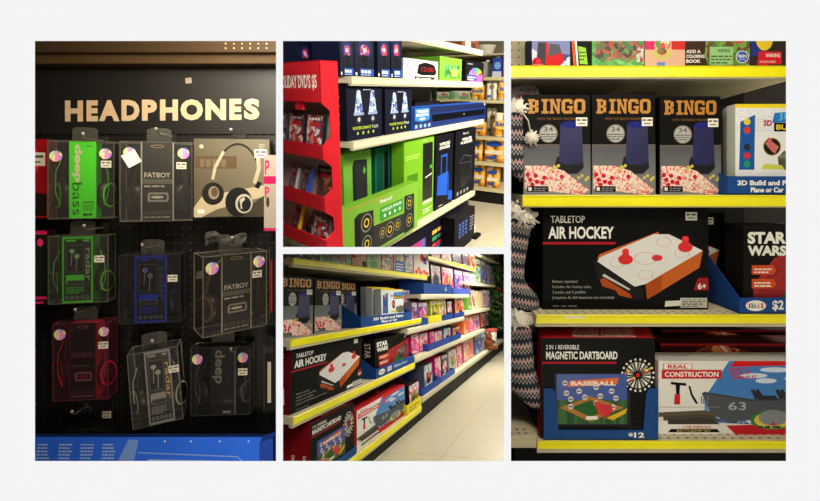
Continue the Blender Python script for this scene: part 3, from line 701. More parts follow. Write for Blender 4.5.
pack('headphone_pack', 'clear headphone pack with bright green centre card and two hologram stickers', 48, 114, 141, 218.5, .045, 16, a_deepgreen, (.31, .72), GR, (16, 18, 16), (80, 190, 40), H_, (.80, .66), edge=(128, 134, 100), sidec=(60, 190, 30))
t = pack('headphone_pack', 'silver and black headphone pack with square white sticker, under the header lettering', 120, 192, 142, 221, .045, 14, a_fat((196, 192, 180)), (.28, .74), (24, 24, 23), (14, 14, 14), (50, 50, 48), [(.13, .86, .0155), (.88, .86, .0155)], (.78, .66), milk=.04, edge=(150, 146, 128))
mb = MB(); mb.prism([(0, -.026), (.026, 0), (0, .028), (-.028, .002)], -.0012, 0, col((246, 244, 236))); o = mb.link('white_sticker', t); o.location = (-.062, -.0026, .175); o.rotation_euler = (0, .25, 0)
# flat photo box
def a_photo(a):
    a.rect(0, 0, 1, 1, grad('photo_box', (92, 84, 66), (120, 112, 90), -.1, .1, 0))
    a.poly([(0, .12), (.10, .26), (1, .42), (1, .28), (.3, .10), (.1, .0), (0, 0)], col((196, 182, 150)))
    a.poly([(.22, 0), (.55, .02), (1, .32), (1, 0)], col((70, 64, 52)))
    a.rect(.02, .62, .56, .78, col((96, 80, 58))); a.bars(.08, .64, .5, .75, 1, col((120, 106, 82)), .9)
    a.ring(.58, .52, .29, .43, .07, col((48, 48, 44)), 24, .35, PI*.80)
    a.line([(.845, .80), (.86, .62), (.80, .43)], .011, col((190, 178, 150))); a.line([(.39, .84), (.28, .64), (.245, .48)], .008, col((190, 178, 150)))
    a.ell(.25, .30, .145, .145, col((34, 34, 32), .3)); a.ell(.26, .31, .07, .085, col((150, 138, 110))); a.ell(.27, .32, .045, .06, col((96, 86, 66)))
    a.ell(.59, .19, .18, .19, col((30, 30, 30), .3)); a.ell(.66, .17, .115, .125, col((206, 200, 182), .3, .2)); a.ell(.665, .165, .09, .10, col((42, 42, 42), .3))
    a.poly([(.60, .22), (.66, .26), (.70, .14), (.62, .1)], col((206, 200, 182))); a.ell(.69, .15, .06, .07, col((36, 36, 36)))
    a.poly([(.80, .38), (.84, .46), (.90, .44), (.86, .36)], col((30, 30, 30)))
    a.rect(.05, .05, .14, .10, W_); a.circ(.1, .90, .006, col((190, 180, 160))); a.bars(.86, .88, .94, .95, 3, col((190, 180, 160)))
    a.tag(.80, .76, .97, .87)
def flat_pack(name, label, xl, xr, yt, yb, dep, yaw, art, side, cat='headphones', **k):
    yf = -(dep+.02); X0, Z1 = pa(xl, yt, yf); X1, Z0 = pa(xr, yb, yf)
    return carton(A, name, label, cat, X0, X1, Z0, Z1, yf, dep, col(side, .4), art, math.radians(yaw), **k)
flat_pack('headphone_box', 'brownish grey box printed with a large pair of headphones', 196, 268, 139, 217, .035, 8, a_photo, (120, 112, 92))
def a_red(a):
    a.rect(0, 0, 1, 1, col((150, 20, 26))); a.poly([(0, .05), (1, .02), (1, .3), (0, .36)], col((30, 24, 24))); a.ring(.2, .72, .6, .25, .3, col((210, 40, 36)), 20); a.tag(.25, .66, .95, .83)
flat_pack('headphone_box', 'red headphone box cut by the left edge of the header bay', 14, 46, 139, 218, .04, 4, a_red, (150, 30, 30))
def a_pinkw(a):
    a.rect(0, 0, 1, 1, col((176, 164, 152))); a.rect(0, .62, 1, .72, col((196, 30, 90))); a.text('P', .06, .74, .36, .93, col((200, 40, 100)), bold=.02); a.text('P', .06, .44, .36, .58, col((200, 40, 100)), bold=.02)
    a.ell(.25, .38, .12, .07, col((70, 60, 50))); a.rect(0, .0, 1, .04, col((200, 40, 100)))
flat_pack('earphone_box', 'pale box with pink letters at the right end of the top row', 264, 279, 155, 231, .03, 0, a_pinkw, (190, 150, 150), 'earphones')
def a_dkpink(a):
    a.rect(0, 0, 1, 1, col((26, 28, 28))); a.rect(0, .95, 1, 1, col((224, 40, 100))); a.ell(.80, .84, .09, .055, col((230, 50, 110))); a.rect(.55, .06, 1, .10, col((220, 40, 100))); a.rect(.6, .0, .9, .03, col((220, 40, 100)))
flat_pack('earphone_box', 'black box with pink dot and pink stripes at the left edge', 14, 46, 231, 304, .04, 4, a_dkpink, (60, 30, 40), 'earphones')
pack('headphone_pack', 'small green framed pack with earbuds window and green cables', 48.5, 108, 236, 303, .045, 11, a_ear((84, 210, 50)), (.22, .74), (26, 30, 24), (18, 22, 18), (110, 190, 50), [], (.77, .60), tint=(238, 246, 232), edge=(120, 135, 95), sidec=(50, 140, 36))
pack('headphone_pack', 'dark pack with deep blue framed card and earbuds window', 119, 180, 255, 323, .04, 8, a_ear((36, 66, 196), 'radar', (90, 96, 130)), (.25, .78), (16, 18, 28), (14, 14, 18), (30, 40, 80), [], (.80, .60), tint=(225, 225, 230), milk=.012, edge=(70, 70, 76))
pack('headphone_pack', 'silver and black headphone pack turned to the side at the right edge', 203, 266.5, 254, 331, .09, 40, a_fat((206, 198, 172)), (.27, .75), (40, 38, 34), (40, 28, 16), (120, 84, 50), [(.13, .85, .0165), (.87, .87, .0165)], (.76, .66), milk=.06, edge=(170, 162, 138))
flat_pack('headphone_box', 'dark red lined pack at the right edge of the middle row', 269, 279.5, 243, 322, .04, 0, lambda a: (a.rect(0, 0, 1, 1, col((28, 26, 26))), a.rect(.16, .12, .3, .78, col((170, 26, 36))), a.rect(.04, .05, .08, .95, col((90, 88, 80)))), (40, 30, 30))
pack('headphone_pack', 'black headphone pack with magenta behind its clear windows', 53, 108, 323, 400, .045, 6, a_fat((150, 20, 56), (120, 112, 106), (34, 30, 30)), (.29, .78), (28, 26, 25), (60, 8, 24), (226, 24, 84), [(.13, .86, .0155), (.93, .88, .0135)], (.83, .66), tint=(250, 190, 210), milk=.012, edge=(150, 60, 86), backc=(70, 8, 28), sidec=(196, 24, 70))
pack('earphone_pack', 'dark earphone pack hanging half hidden on the lowest row', 66, 113, 398, 432, .02, 0, a_ear((50, 50, 52), 'bass', (60, 60, 60)), (.25, .8), (22, 22, 22), (14, 14, 14), (40, 40, 40), [], (.78, .42), tint=(215, 215, 212), milk=.012, edge=(60, 60, 58), yf=-.03, phones=False)
t = pack('headphone_pack', 'black pack with white earbuds and a row of blue icons, hanging askew', 133, 183, 350, 424, .065, 20, a_ear((150, 150, 150), 'radar', (206, 176, 110)), (.32, .84), (30, 32, 36), (16, 16, 16), (190, 186, 170), [], (.79, .66), milk=.025, edge=(140, 138, 124), roll=-4)
pack('headphone_pack', 'black pack with grey vertical lettering beside the earbuds pack', 191, 250, 347, 415, .04, 4, lambda a: (a.text('deep', .08, .46, .56, .96, col((165, 160, 146)), rot=-90, bold=.02), a.text('bass', .08, .04, .56, .44, col((40, 40, 40)), rot=-90), a.rect(.93, 0, 1, 1, col((110, 108, 130))),
     a.bars(.5, .02, .9, .06, 1, col((190, 186, 176)), .8), a.ell(.7, .2, .2, .02, col((90, 90, 88)))), (.32, .76), (18, 19, 20), (14, 15, 18), (110, 108, 100), [(.11, .83, .0145), (.88, .84, .0145)], (.80, .58), tint=(220, 222, 225), milk=.012, edge=(80, 82, 84))
flat_pack('earphone_box', 'black blister with white card cut by the right edge, bottom row', 263, 279, 340, 413, .04, 0, lambda a: (a.rect(0, 0, 1, 1, col((30, 30, 30))), a.rect(.28, .14, .5, .70, col((190, 186, 176))), a.rect(.05, .03, .08, .97, col((90, 88, 82))), a.text('URBAN', .1, .82, .6, .92, col((70, 68, 66)))), (40, 40, 40), 'earphones')
for px, py, lb in ((83, 136, 'hook above the bright green pack'), (156, 131, 'hook above the pack with the square white sticker'), (231, 132, 'hook above the brownish headphone photo box'), (84, 228, 'hook between the bright green pack and the small green pack'),
                   (142, 247, 'hook above the deep blue pack'), (75, 312, 'hook above the magenta pack'), (232, 240, 'hook with crumpled shiny film above the side turned pack'), (72, 414, 'hook in front of the half hidden earphone pack'), (152, 343, 'hook above the pack with blue icons'), (231, 351, 'hook above the pack with grey vertical lettering')):
    hook(px, py, .085, lb+', in the headphone bay')
mb = MB(); r_ = random.Random(4); q = pa(226, 239, -.04)
n = 9; vs_ = [(-.06+.12*i/(n-1), r_.uniform(-.006, .006), -.016+.032*j/3+r_.uniform(-.004, .004)+.006*math.sin(i)) for i in range(n) for j in range(4)]
mb.add(vs_, [(i*4+j, i*4+j+1, i*4+j+5, i*4+j+4) for i in range(n-1) for j in range(3)], film('wrap', (170, 170, 165), .5, .10))
tag(mb.link('plastic_wrap', None, A.at((q[0], -.04, q[1]), 0, .2)), 'crumpled shiny plastic film on the pegboard above the side turned pack', 'wrapper')
mb = MB(); mb.rbox(0, .012, -.004, 0, 0, .10, col((186, 20, 26), .5), .001); 
# blue shelf sign along the bottom
q0 = pa(14, 478, -.16); q1 = pa(278.5, 440, -.16)
t = thing('shelf_sign', A.at((q0[0], -.16, q0[1]), 0, math.radians(-8)), 'glossy blue printed shelf sign under the pegboard', 'sign')
w, h = q1[0]-q0[0], q1[1]-q0[1]
mb = MB(); mb.box(0, w, 0, .004, 0, h, col((48, 112, 250), .25)); a = Art(mb, (0, 0, 0), (1, 0, 0), (0, 0, 1), w, h)
for i in range(4): a.bars(.075+.083*i, .05, .125+.083*i, .88, 10, col((165, 195, 240)), .45)
a.poly([(.36, 0), (.42, .94), (.46, .94), (.44, 0)], col((120, 160, 236))); a.line([(.46, .62), (.84, .52), (.88, .3)], .003, col((130, 165, 235))); a.line([(.5, .44), (.8, .40)], .004, col((150, 180, 240)))
for u in (.56, .66, .77, .88): a.circ(u, .9, .0022, W_)
mb.link('sign_panel', t)
mb = MB(); mb.box(0, w, .002, .012, h, h+.004, col((20, 40, 90), .4)); mb.link('sign_clip', t)
q0 = pa(266, 460, -.15); q1 = pa(279, 429, -.15)
mb = MB(); mb.prism([(0, 0), (q1[0]-q0[0], 0), (q1[0]-q0[0], (q1[1]-q0[1])*1.0), (.0, (q1[1]-q0[1])*.86)], 0, .03, col((36, 70, 170), .4)); mb.box(.003, .028, -.001, 0, .01, .012, W_)
tag(mb.link('storage_box', None, A.at((q0[0], -.20, q0[1]+.005))), 'blue box corner at the lower right of the headphone bay', 'box')

# ================================================================== BAY D: GAMES SHELVES SEEN FACE ON
BAY = (CAMP, Vector((-1, KR, 0)).normalized())
D = Set((1, 0, 0), (0, 0, 1), (0, 1.30, 0))
def dp(px, py, y=0): return D.P(px, py, y)
def dz_(py, y=0): return D.P(600, py, y)[1]
DX1 = dp(812, 200)[0]
X0, Zb = dp(500, 480, .42); 
mb = MB(); mb.box(dp(508, 100, .42)[0], DX1+.12, .42, .43, dz_(468, .42)-.1, dz_(28, .42)+.05, peg('rack_back', (26, 25, 23), (12, 12, 12), .0254, .003)); struct(mb.link('wall_rack_back', None, D.at()))
L1, L2, L3, L4 = dz_(65.5), dz_(195), dz_(314.5), dz_(441)
for nm, pxl, z, lip, lb in ((0, 508, L1, .034, 'top'), (0, 522.5, L2, .034, 'second'), (0, 536, L3, .027, 'third'), (0, 537.5, L4, .024, 'bottom')):
    shelf(D, lb+' shelf of the games rack with a bright yellow price rail', dp(pxl, 200)[0], DX1, z, .42, lip)
mb = MB(); mb.box(0, .9, 0, .38, 0, L4-.026-dz_(478), col((20, 19, 18), .5)); tag(mb.link('kick_base', None, D.at((dp(537, 450)[0]-.06, .03, dz_(478)))), 'black kick base under the bottom games shelf', 'rack base')
# neighbouring beige low shelf at the left with a thin beige upright
q = dp(500, 431, .0)
shelf(D, 'plain beige low shelf left of the dartboard games', dp(507.5, 441)[0], dp(536.8, 441)[0], dz_(436), .36, .026, rail=(196, 186, 150))
mb = MB(); mb.box(0, dp(538.5, 300, .36)[0]-dp(508, 300, .36)[0], 0, .01, 0, dz_(352, .36)-dz_(441), col((206, 190, 156), .6)); tag(mb.link('shelf_backboard', None, D.at((dp(508, 300, .36)[0], .34, L4+.012))), 'beige backboard rising behind the low left shelf', 'board')
# pegboard piece on the top shelf, left
q0 = dp(508, 64, .12); q1 = dp(532, 28, .12)
mb = MB(); mb.box(0, q1[0]-q0[0], 0, .006, 0, .14, peg('beige_peg', (158, 146, 112), (40, 36, 28), .0235, .0032)); tag(mb.link('pegboard_panel', None, D.at((q0[0], .12, L1+.001))), 'beige perforated panel at the left end of the top shelf', 'panel')
def dbox(name, label, cat, xl, xr, yt, z0, y, dep, side, art, **k):
    X0, Z1 = dp(xl, yt, y); X1 = dp(xr, yt, y)[0]
    return carton(D, name, label, cat, X0, X1, z0, Z1, y, dep, col(side, .4), art, **k)
# top shelf
def a_car(a):
    a.rect(0, 0, 1, 1, busy('car_sky', [(50, 60, 130), (80, 90, 160), (190, 195, 215), (40, 44, 96), (110, 116, 170)], 24))
    a.poly([(.10, 0), (.16, .75), (.42, .75), (.42, 0)], col((60, 60, 66))); a.poly([(.34, .1), (.40, .42), (.78, .48), (.84, .16), (.74, .05), (.44, .03)], col((196, 34, 40)))
    a.poly([(.42, .3), (.46, .72), (.72, .68), (.78, .44)], col((84, 84, 90))); a.rect(.36, 0, .43, .75, col((190, 40, 44)))
    for i in range(4): a.text('x', .45+.08*i, .02, .51+.08*i, .07, col((200, 60, 60)))
dbox('toy_box', 'toy box with a red car on a blue sky, first on the top shelf', 'toy', 532, 570, 34, L1, .02, .08, (40, 44, 80), a_car)
mb = MB(); mb.sphere((0, 0, .014), .0135, col((210, 24, 40), .3)); mb.box(-.006, .004, -.009, -.005, .002, .02, col((190, 20, 36), .3)); mb.rbox(-.016, .016, -.012, .004, 0, .006, col((206, 24, 40), .3), .001)
q = dp(537.5, 62, .006); tag(mb.link('toy_figure', None, D.at((q[0], .012, L1))), 'small red plastic toy on the rail edge of the top shelf', 'toy')
dbox('toy_box', 'black toy box with orange white and lime diagonal lettering', 'toy', 571, 592, 32, L1, .02, .08, (24, 24, 24), lambda a: (a.rect(0, 0, 1, 1, col((24, 24, 22))), a.poly([(.12, .05), (.24, .05), (.14, .8), (.02, .8)], col((216, 90, 50))),
     a.poly([(.28, .05), (.36, .05), (.26, .8), (.16, .8)], W_), a.poly([(.42, .10), (.80, .08), (.70, .55), (.34, .6)], col((150, 206, 60))), a.bars(.4, .2, .7, .5, 3, col((40, 60, 30)), .4)))
GRN = busy('field', [(66, 150, 58), (80, 170, 70), (58, 130, 50), (110, 190, 90)], 60)
MON = busy('creatures', [(120, 80, 56), (70, 110, 50), (170, 70, 50), (60, 50, 36), (150, 110, 80), (96, 130, 60)], 70)
dbox('board_game', 'green board game box with small brown figures on the top shelf', 'game', 592, 644, 33, L1, .02, .09, (50, 110, 46), lambda a: (a.rect(0, 0, 1, 1, GRN), a.poly([(.06, .28), (.2, .14), (.5, .22), (.7, .12), (.86, .34), (.9, .9), (.1, .9)], MON), a.rect(.86, .16, .98, .66, busy('sliver', [(190, 180, 175), (160, 60, 60), (220, 215, 205)], 90))))
dbox('board_game', 'peach and pink picnic themed game box on the top shelf', 'game', 645, 685, 32, L1, .02, .09, (200, 150, 130), lambda a: (a.rect(0, 0, 1, 1, col((222, 176, 150))), a.rect(0, .5, .24, 1, col((216, 50, 110))), a.ell(.45, .75, .2, .3, busy('salad', [(230, 150, 120), (90, 150, 70), (220, 60, 70), (236, 210, 170)], 70)),
     a.ell(.43, .38, .25, .16, col((206, 190, 110))), a.ell(.42, .45, .12, .1, MON), a.rect(.30, .04, .50, .14, col((90, 140, 200))), a.rect(.66, .5, 1, 1, col((206, 50, 50)))))
def a_add(a):
    a.rect(0, 0, 1, 1, col((64, 44, 34))); a.poly([(.30, .35), (.34, 1), (1, 1), (1, 0), (.36, 0)], busy('leafs', [(92, 140, 60), (70, 120, 50), (120, 160, 70), (110, 70, 50)], 50))
    for i, t_ in enumerate(('ADD A', 'COLORING', 'BOOK')): a.text(t_, .02, .38-.13*i, .30-(.06 if i != 1 else 0), .47-.13*i, W_, bold=.03)
    a.rect(.38, .07, .74, .55, col((150, 196, 130))); a.text('WARNING:', .50, .40, .70, .50, K, bold=.01); a.bars(.40, .10, .72, .36, 3, col((60, 96, 60)))
    a.ell(.88, .28, .10, .17, W_); a.ell(.88, .28, .09, .15, col((40, 90, 180))); a.text('Hasbro', .81, .26, .95, .36, W_, bold=.02); a.text('Gaming', .83, .18, .93, .24, W_)
    a.ell(.83, .85, .14, .2, col((214, 40, 44)))
dbox('board_game', 'brown and green game box with a pale green warning panel', 'game', 685, 750, 30, L1, .02, .09, (60, 90, 44), a_add)
dbox('board_game', 'game box with a red warning strip at the right end of the top shelf', 'game', 751, 812, 30, L1, .02, .09, (40, 44, 90), lambda a: (a.rect(0, 0, 1, 1, col((52, 44, 40))), a.rect(0, .3, .2, 1, col((40, 54, 130))), a.ell(.22, .75, .14, .3, col((232, 196, 50))), a.ell(.2, .9, .1, .1, MON),
     a.poly([(.10, .1), (.16, .0), (.30, .0), (.26, .4), (.12, .3)], col((206, 44, 44))), a.rect(.12, .08, .50, .42, col((212, 34, 44))), a.text('WARNING:', .24, .27, .48, .37, W_, bold=.02), a.text('CHOKING HAZARD', .14, .12, .4, .18, W_)))
# second shelf: bingo boxes and the build-a-plane kits
for i, (l, r_, yt, y, lb) in enumerate(((523.5, 590.5, 94.5, .035, 'bingo game box at the left end of the second shelf of the games rack'), (592, 655.5, 94.5, .035, 'middle one of three bingo game boxes on the games rack'), (660, 721, 96, .045, 'bingo game box next to the blue tray on the games rack'))):
    dbox('bingo_game', lb, 'game', l, r_, yt, L2, y, .07, (16, 15, 14), art_bingo, group='bingo games on the rack', tilt=0)
def a_traytext(a):
    a.text('3D Build and Paint', .12, .50, .86, .78, W_, bold=.04); a.text('Plane or Car', .28, .12, .68, .40, W_, bold=.04)
tx0 = dp(728, 195, .004)[0]
tray(D, 'display_tray', 'blue cardboard tray holding plane kits on the second games shelf', tx0, dp(812, 195)[0], L2+.001, .10, .006, .20, (30, 74, 140), a_traytext, lip=.56)
for i, (l, y) in enumerate(((735.5, .018), (731, .062), (728.5, .106))):
    dbox('model_kit', ('white kit box with yellow top edge and paint dots, front of the blue tray', 'second kit box behind the front one in the blue tray', 'rearmost kit box in the blue tray')[i], 'toy', l+i*1.0, l+70-i*4, 104+i*2, L2+.006, y, .038, (206, 208, 196), art_jet, group='plane kits in the tray')
# third shelf
dbox('air_hockey_game', 'black tabletop air hockey box in front on the third games shelf', 'game', 542.5, 708.5, 207, L3, .05, .09, (14, 14, 14), art_hockey, group='air hockey games on the rack')
dbox('air_hockey_game', 'second air hockey box standing behind the front one, showing its right end', 'game', 557.5, 725, 213, L3, .155, .09, (14, 14, 14), art_hockey, group='air hockey games on the rack')
def a_traylogo(a): art_logo(a, .07, .16, .30, .84); a.text('$2', .37, .16, .50, .84, W_, bold=.03)
tray(D, 'display_tray', 'blue cardboard tray with white price on the third games shelf', dp(741, 300)[0], dp(830, 300)[0], L3+.001, .20, .006, .26, (30, 70, 136), a_traylogo, lip=.24)
dbox('space_game', 'black and red space saga game box inside the blue tray', 'game', 743.5, 826, 225, L3+.006, .02, .08, (20, 18, 18), lambda a: art_saga(a, .47), group='space saga games on the rack')
dbox('space_game', 'rear space saga game box of the blue tray, only its top edge showing', 'game', 745, 826, 227, L3+.006, .11, .08, (20, 18, 18), art_saga, group='space saga games on the rack')
mb = MB(); mb.box(0, .055, 0, .002, 0, .008, W_); mb.bars = None
tag(mb.link('price_label', None, D.at((dp(566, 200)[0], -.001, L3-.011))), 'small white price label on the rail under the air hockey box', 'label')
# bottom shelf
tray(D, 'display_tray', 'blue tray with high corner posts around the dartboard games', dp(543, 435, .01)[0], dp(657, 435, .01)[0], L4+.001, .155, .004, .22, (32, 72, 132), lambda a: (a.text('$', .74, .34, .78, .72, W_, bold=.02), a.text('12', .79, .22, .88, .76, W_, bold=.03)), lip=.19, post=.045)
for i in range(4):
    y = .010+.048*i
    dbox('dartboard_game', ('magnetic dartboard box in front in the tray with corner posts', 'second dartboard box, right behind the front one in the tray', 'third dartboard box in the tray', 'rearmost dartboard box in the tray')[i], 'game', 541.5+i*1.2, 655-i*1.0, 338-i*2.5, L4+.005, y, .045, (178, 24, 34), lambda a: (a.rect(0, 0, 1, 1, col((17, 17, 17), .4)), art_dart(a)),
         group='dartboard games on the rack', top=lambda a: (a.rect(0, 0, 1, 1, col((178, 24, 34))), a.text('MAGNETIC DARTBOARD', .3, .2, .86, .8, W_, bold=.02)))
dbox('construction_kit', 'white red and blue construction kit box with a grey warship', 'toy', 658.5, 812, 361, L4, .035, .07, (214, 212, 206), art_build)
dbox('light_sword_toy', 'black and red toy box with a glowing blade, lower of two behind the warship kit', 'toy', 660.5, 812, 343.5, L4, .11, .08, (60, 16, 14), lambda a: SABER(Art(a.mb, a.pt(0, .70), a.U, a.V, a.w, a.h*.30)), group='blade toys')
dbox('light_sword_toy', 'black and red toy box with a glowing blade, rear and taller', 'toy', 662, 812, 330, L4, .195, .08, (20, 14, 14), lambda a: (SABER(Art(a.mb, a.pt(0, .75), a.U, a.V, a.w, a.h*.25)), a.text('STAR', .01, .90, .07, .925, W_, bold=.04), a.text('WARS', .01, .87, .07, .895, W_, bold=.04)), group='blade toys')
# winter stockings and paper signs at the left
KN = busy('knit', [(28, 30, 40), (214, 208, 200), (40, 42, 54), (170, 50, 56), (30, 32, 42), (200, 196, 190)], 120, .9, (1, 1, 2.2), .1)
def knit_mat():
    k = ('knit',)
    if k in MC: return MC[k]
    m = bpy.data.materials.new('fair_isle_knit'); m.use_nodes = True; nt = m.node_tree; b = nt.nodes['Principled BSDF']
    tc = nt.nodes.new('ShaderNodeTexCoord'); sp = nt.nodes.new('ShaderNodeSeparateXYZ'); nt.links.new(tc.outputs['Object'], sp.inputs[0])
    def M(op, a, bb=None):
        n = nt.nodes.new('ShaderNodeMath'); n.operation = op
        for i, x in enumerate((a, bb)):
            if x is None: continue
            if isinstance(x, (int, float)): n.inputs[i].default_value = x
            else: nt.links.new(x, n.inputs[i])
        return n.outputs[0]
    zig = M('PINGPONG', M('MULTIPLY', sp.outputs[0], 90.0), .5)
    band = M('FRACT', M('ADD', M('MULTIPLY', sp.outputs[2], 22.0), M('MULTIPLY', zig, .55)))
    cr = nt.nodes.new('ShaderNodeValToRGB'); cr.color_ramp.interpolation = 'CONSTANT'; e = cr.color_ramp.elements
    pal = [(0, (26, 28, 38)), (.22, (196, 190, 182)), (.29, (30, 32, 42)), (.5, (190, 184, 178)), (.58, (176, 44, 52)), (.66, (196, 190, 182)), (.74, (34, 36, 48))]
    while len(e) < len(pal): e.new(.5)
    for i, (p, c) in enumerate(pal): e[i].position = p; e[i].color = rgb(c)
    nt.links.new(band, cr.inputs[0]); nt.links.new(cr.outputs[0], b.inputs['Base Color']); b.inputs['Roughness'].default_value = .95
    MC[k] = m; return m
def fur(mb, c, r, n=90, sq=(1, 1, 1), seed=1):
    R = random.Random(seed); mw = col((224, 216, 200), .95, spec=.1); mb.sphere(c, r*.8, mw, sq, 14)
    for _ in range(n):
        a, b = R.uniform(0, 2*PI), math.acos(R.uniform(-1, 1)); d = (math.sin(b)*math.cos(a), math.sin(b)*math.sin(a), math.cos(b))
        p = [c[i]+d[i]*r*.72*sq[i] for i in range(3)]; q = [c[i]+d[i]*r*R.uniform(1.0, 1.18)*sq[i]+R.uniform(-.1, .1)*r for i in range(3)]
        mb.tube([p, q], [r*.16, r*.03], mw, 4)
def stocking(label, px, py, y, s, yaw=0, roll=0, seed=1, pom=False):
    x, z = dp(px, py, y)
    t = thing('christmas_stocking', D.at((x, y, z), yaw, 0, roll), label, 'stocking', 'knitted christmas stockings')
    mb = MB(); pts = [(0, 0, 0), (0, 0, -.05*s), (.002, 0, -.11*s), (.012, 0, -.155*s), (.04*s, 0, -.185*s), (.075*s, 0, -.195*s), (.092*s, 0, -.195*s)]
    mb.tube(pts, [.034*s, .035*s, .036*s, .038*s, .034*s, .026*s, .012*s], knit_mat(), 16, .6); mb.link('knitted_sock', t)
    mb = MB(); fur(mb, (0, 0, .008*s), .042*s, 110, (1, .75, .75), seed); mb.link('fur_cuff', t)
    if pom:
        mb = MB(); mb.tube([(.0, -.03*s, 0), (.02*s, -.035*s, -.03*s), (.026*s, -.035*s, -.06*s)], .0022, col((210, 202, 186), .9)); fur(mb, (.028*s, -.036*s, -.078*s), .021*s, 60, (1, 1, 1), seed+3); mb.link('pompom', t)
stocking('knitted stocking with white fur cuff and pompom beside the bingo boxes', 517, 112, .06, 1.1, .1, .0, 1, True)
stocking('knitted stocking with fur cuff hanging level with the air hockey box', 519, 218, .05, 1.3, .1, .22, 5)
stocking('knitted stocking with fur cuff hanging low, in front of the beige backboard', 517, 322, .05, 1.25, -.1, -.05, 9)
stocking('dark knitted stocking beside the dartboard box, behind the other low one', 532, 322, .17, 1.0, .2, .1, 12)
def paper(label, cx, cy, rw, y, txt):
    x, z = dp(cx, cy, y); mb = MB(); n = 18
    pts = [(rw*math.cos(PI*i/n), rw*.62*math.sin(PI*i/n)) for i in range(n+1)]; pts = pts+[(-rw, -.03), (rw, -.03)]
    mb.prism(pts, 0, .0015, col((150, 150, 148), .6)); a = Art(mb, (-rw, 0, -.03), (1, 0, 0), (0, 0, 1), 2*rw, rw*.62+.03)
    a.text(txt, .30, .52, .86, .74, col((40, 40, 44)), shear=.1); a.ring(.52, .34, .30, .12, .3, col((196, 40, 50)), 20)
    tag(mb.link('hang_card', None, D.at((x, y, z))), label, 'card', 'arched paper hang cards')
paper('arched grey hang card beside the top of the first bingo box', 525, 93, .048, .13, 'NES')
paper('arched grey hang card right below the bingo shelf at the left edge', 521, 203, .034, .16, 'IES')
paper('arched grey hang card low beside the air hockey box', 531, 303, .06, .20, 'STOCKINGS')

# ================================================================== BAY B: ELECTRONICS AISLE WITH THE RED DISC STAND
def aisle(vp, vvx, p0, D0):
    X = Vector((vp[0]-PX, F, -(vp[1]-PY))).normalized()
    b = -(X.x*(vvx-PX)+X.y*F)/X.z
    up = Vector((vvx-PX, F, b)).normalized()
    if up.z < 0: up = -up
    return Set(X, up, Vector(((p0[0]-PX)/F, 1, -(p0[1]-PY)/F))*D0)
BAY = (CAMP, Vector((0, -CU, -1)).normalized())
B = aisle((650, 90), 400, (352, 83), 1.935)
ZB = {0: .272, 1: .030, 2: -.266, 3: -.845, 4: -1.16}
ZF = -1.30
BX = {0: (.0, 1.74), 1: (.0, 1.76), 2: (.0, 1.83), 3: (.0, 1.68), 4: (.0, 1.74)}
nm = ['top', 'upper middle', 'middle', 'lower middle', 'bottom']
for k in range(5):
    shelf(B, nm[k]+' cream shelf of the electronics rack', BX[k][0], BX[k][1], ZB[k], .46, .034, rail=(222, 214, 186), slots=False, dz=.03, deckc=(206, 200, 172))
mb = MB(); mb.box(-.03, 1.76, .46, .475, ZF+.12, .62, peg('rack_peg_b', (190, 176, 140), (90, 80, 60), .0254, .004)); struct(mb.link('wall_rack_panel', None, B.at()))
mb = MB(); mb.box(.0, 1.72, .03, .44, 0, ZB[4]-.03-ZF, col((24, 23, 22))); t = thing('electronics_plinth', B.at((0, 0, ZF)), 'black plinth of the electronics rack with a metal foot sticking out', 'plinth'); mb.link('kick_panel', t)
mb = MB(); mb.rbox(1.76, 1.88, 0, .05, 0, .03, col((26, 24, 22)), .004); mb.link('foot', t)
# slotted cream uprights
def upright(S, x, y, z0, z1, label, c=(206, 190, 150)):
    mb = MB(); mb.rbox(0, .045, 0, .03, 0, z1-z0, col(c, .5), .002); n = int((z1-z0)/.028)
    for i in range(n):
        for u in (.012, .028): mb.add([(u, -.0004, .008+.028*i), (u+.006, -.0004, .008+.028*i), (u+.006, -.0004, .026+.028*i), (u, -.0004, .026+.028*i)], [(0, 1, 2, 3)], K)
    tag(mb.link('rack_upright', None, S.at((x, y, z0))), label, 'rack post')
upright(B, -.085, .425, ZF, .62, 'cream slotted post at the near end of the electronics rack')
upright(B, 1.775, .43, ZF, .50, 'cream slotted post at the far end of the electronics rack')
def bbox(name, label, cat, xl, xr, yt, lev, y, dep, side, art=None, S=B, zt=None, **k):
    z0 = (ZB[lev] if not isinstance(lev, float) else lev)+.0005; x0, z1 = S.P(xl, yt, y); x1 = S.P(xr, yt, y)[0]
    return carton(S, name, label, cat, x0, x1, z0, zt if zt else z1, y, dep, col(side, .4), art, **k)
PLAS = busy('plasma', [(206, 40, 60), (236, 90, 120), (90, 40, 160), (240, 160, 170), (150, 30, 60)], 70)
def a_plasma(a):
    a.rect(0, 0, 1, 1, col((16, 22, 44))); a.ell(.52, .66, .4, .22, col((28, 44, 96))); a.ell(.52, .62, .24, .16, PLAS); a.ell(.52, .64, .1, .06, col((245, 200, 210)))
    a.poly([(.34, .52), (.70, .52), (.62, .30), (.66, .1), (.38, .1), (.42, .3)], col((14, 14, 16)))
    a.rect(.28, .03, .98, .20, col((40, 90, 190))); a.bars(.32, .09, .94, .18, 1, W_, .8); a.bars(.32, .04, .9, .07, 1, W_); a.rect(.03, .03, .12, .10, W_)
s_dark = lambda a: (a.rect(0, 0, 1, 1, col((18, 20, 34))), [a.circ(.5, .75-.17*i, .012, col((150, 180, 50)), 10) for i in range(4)])
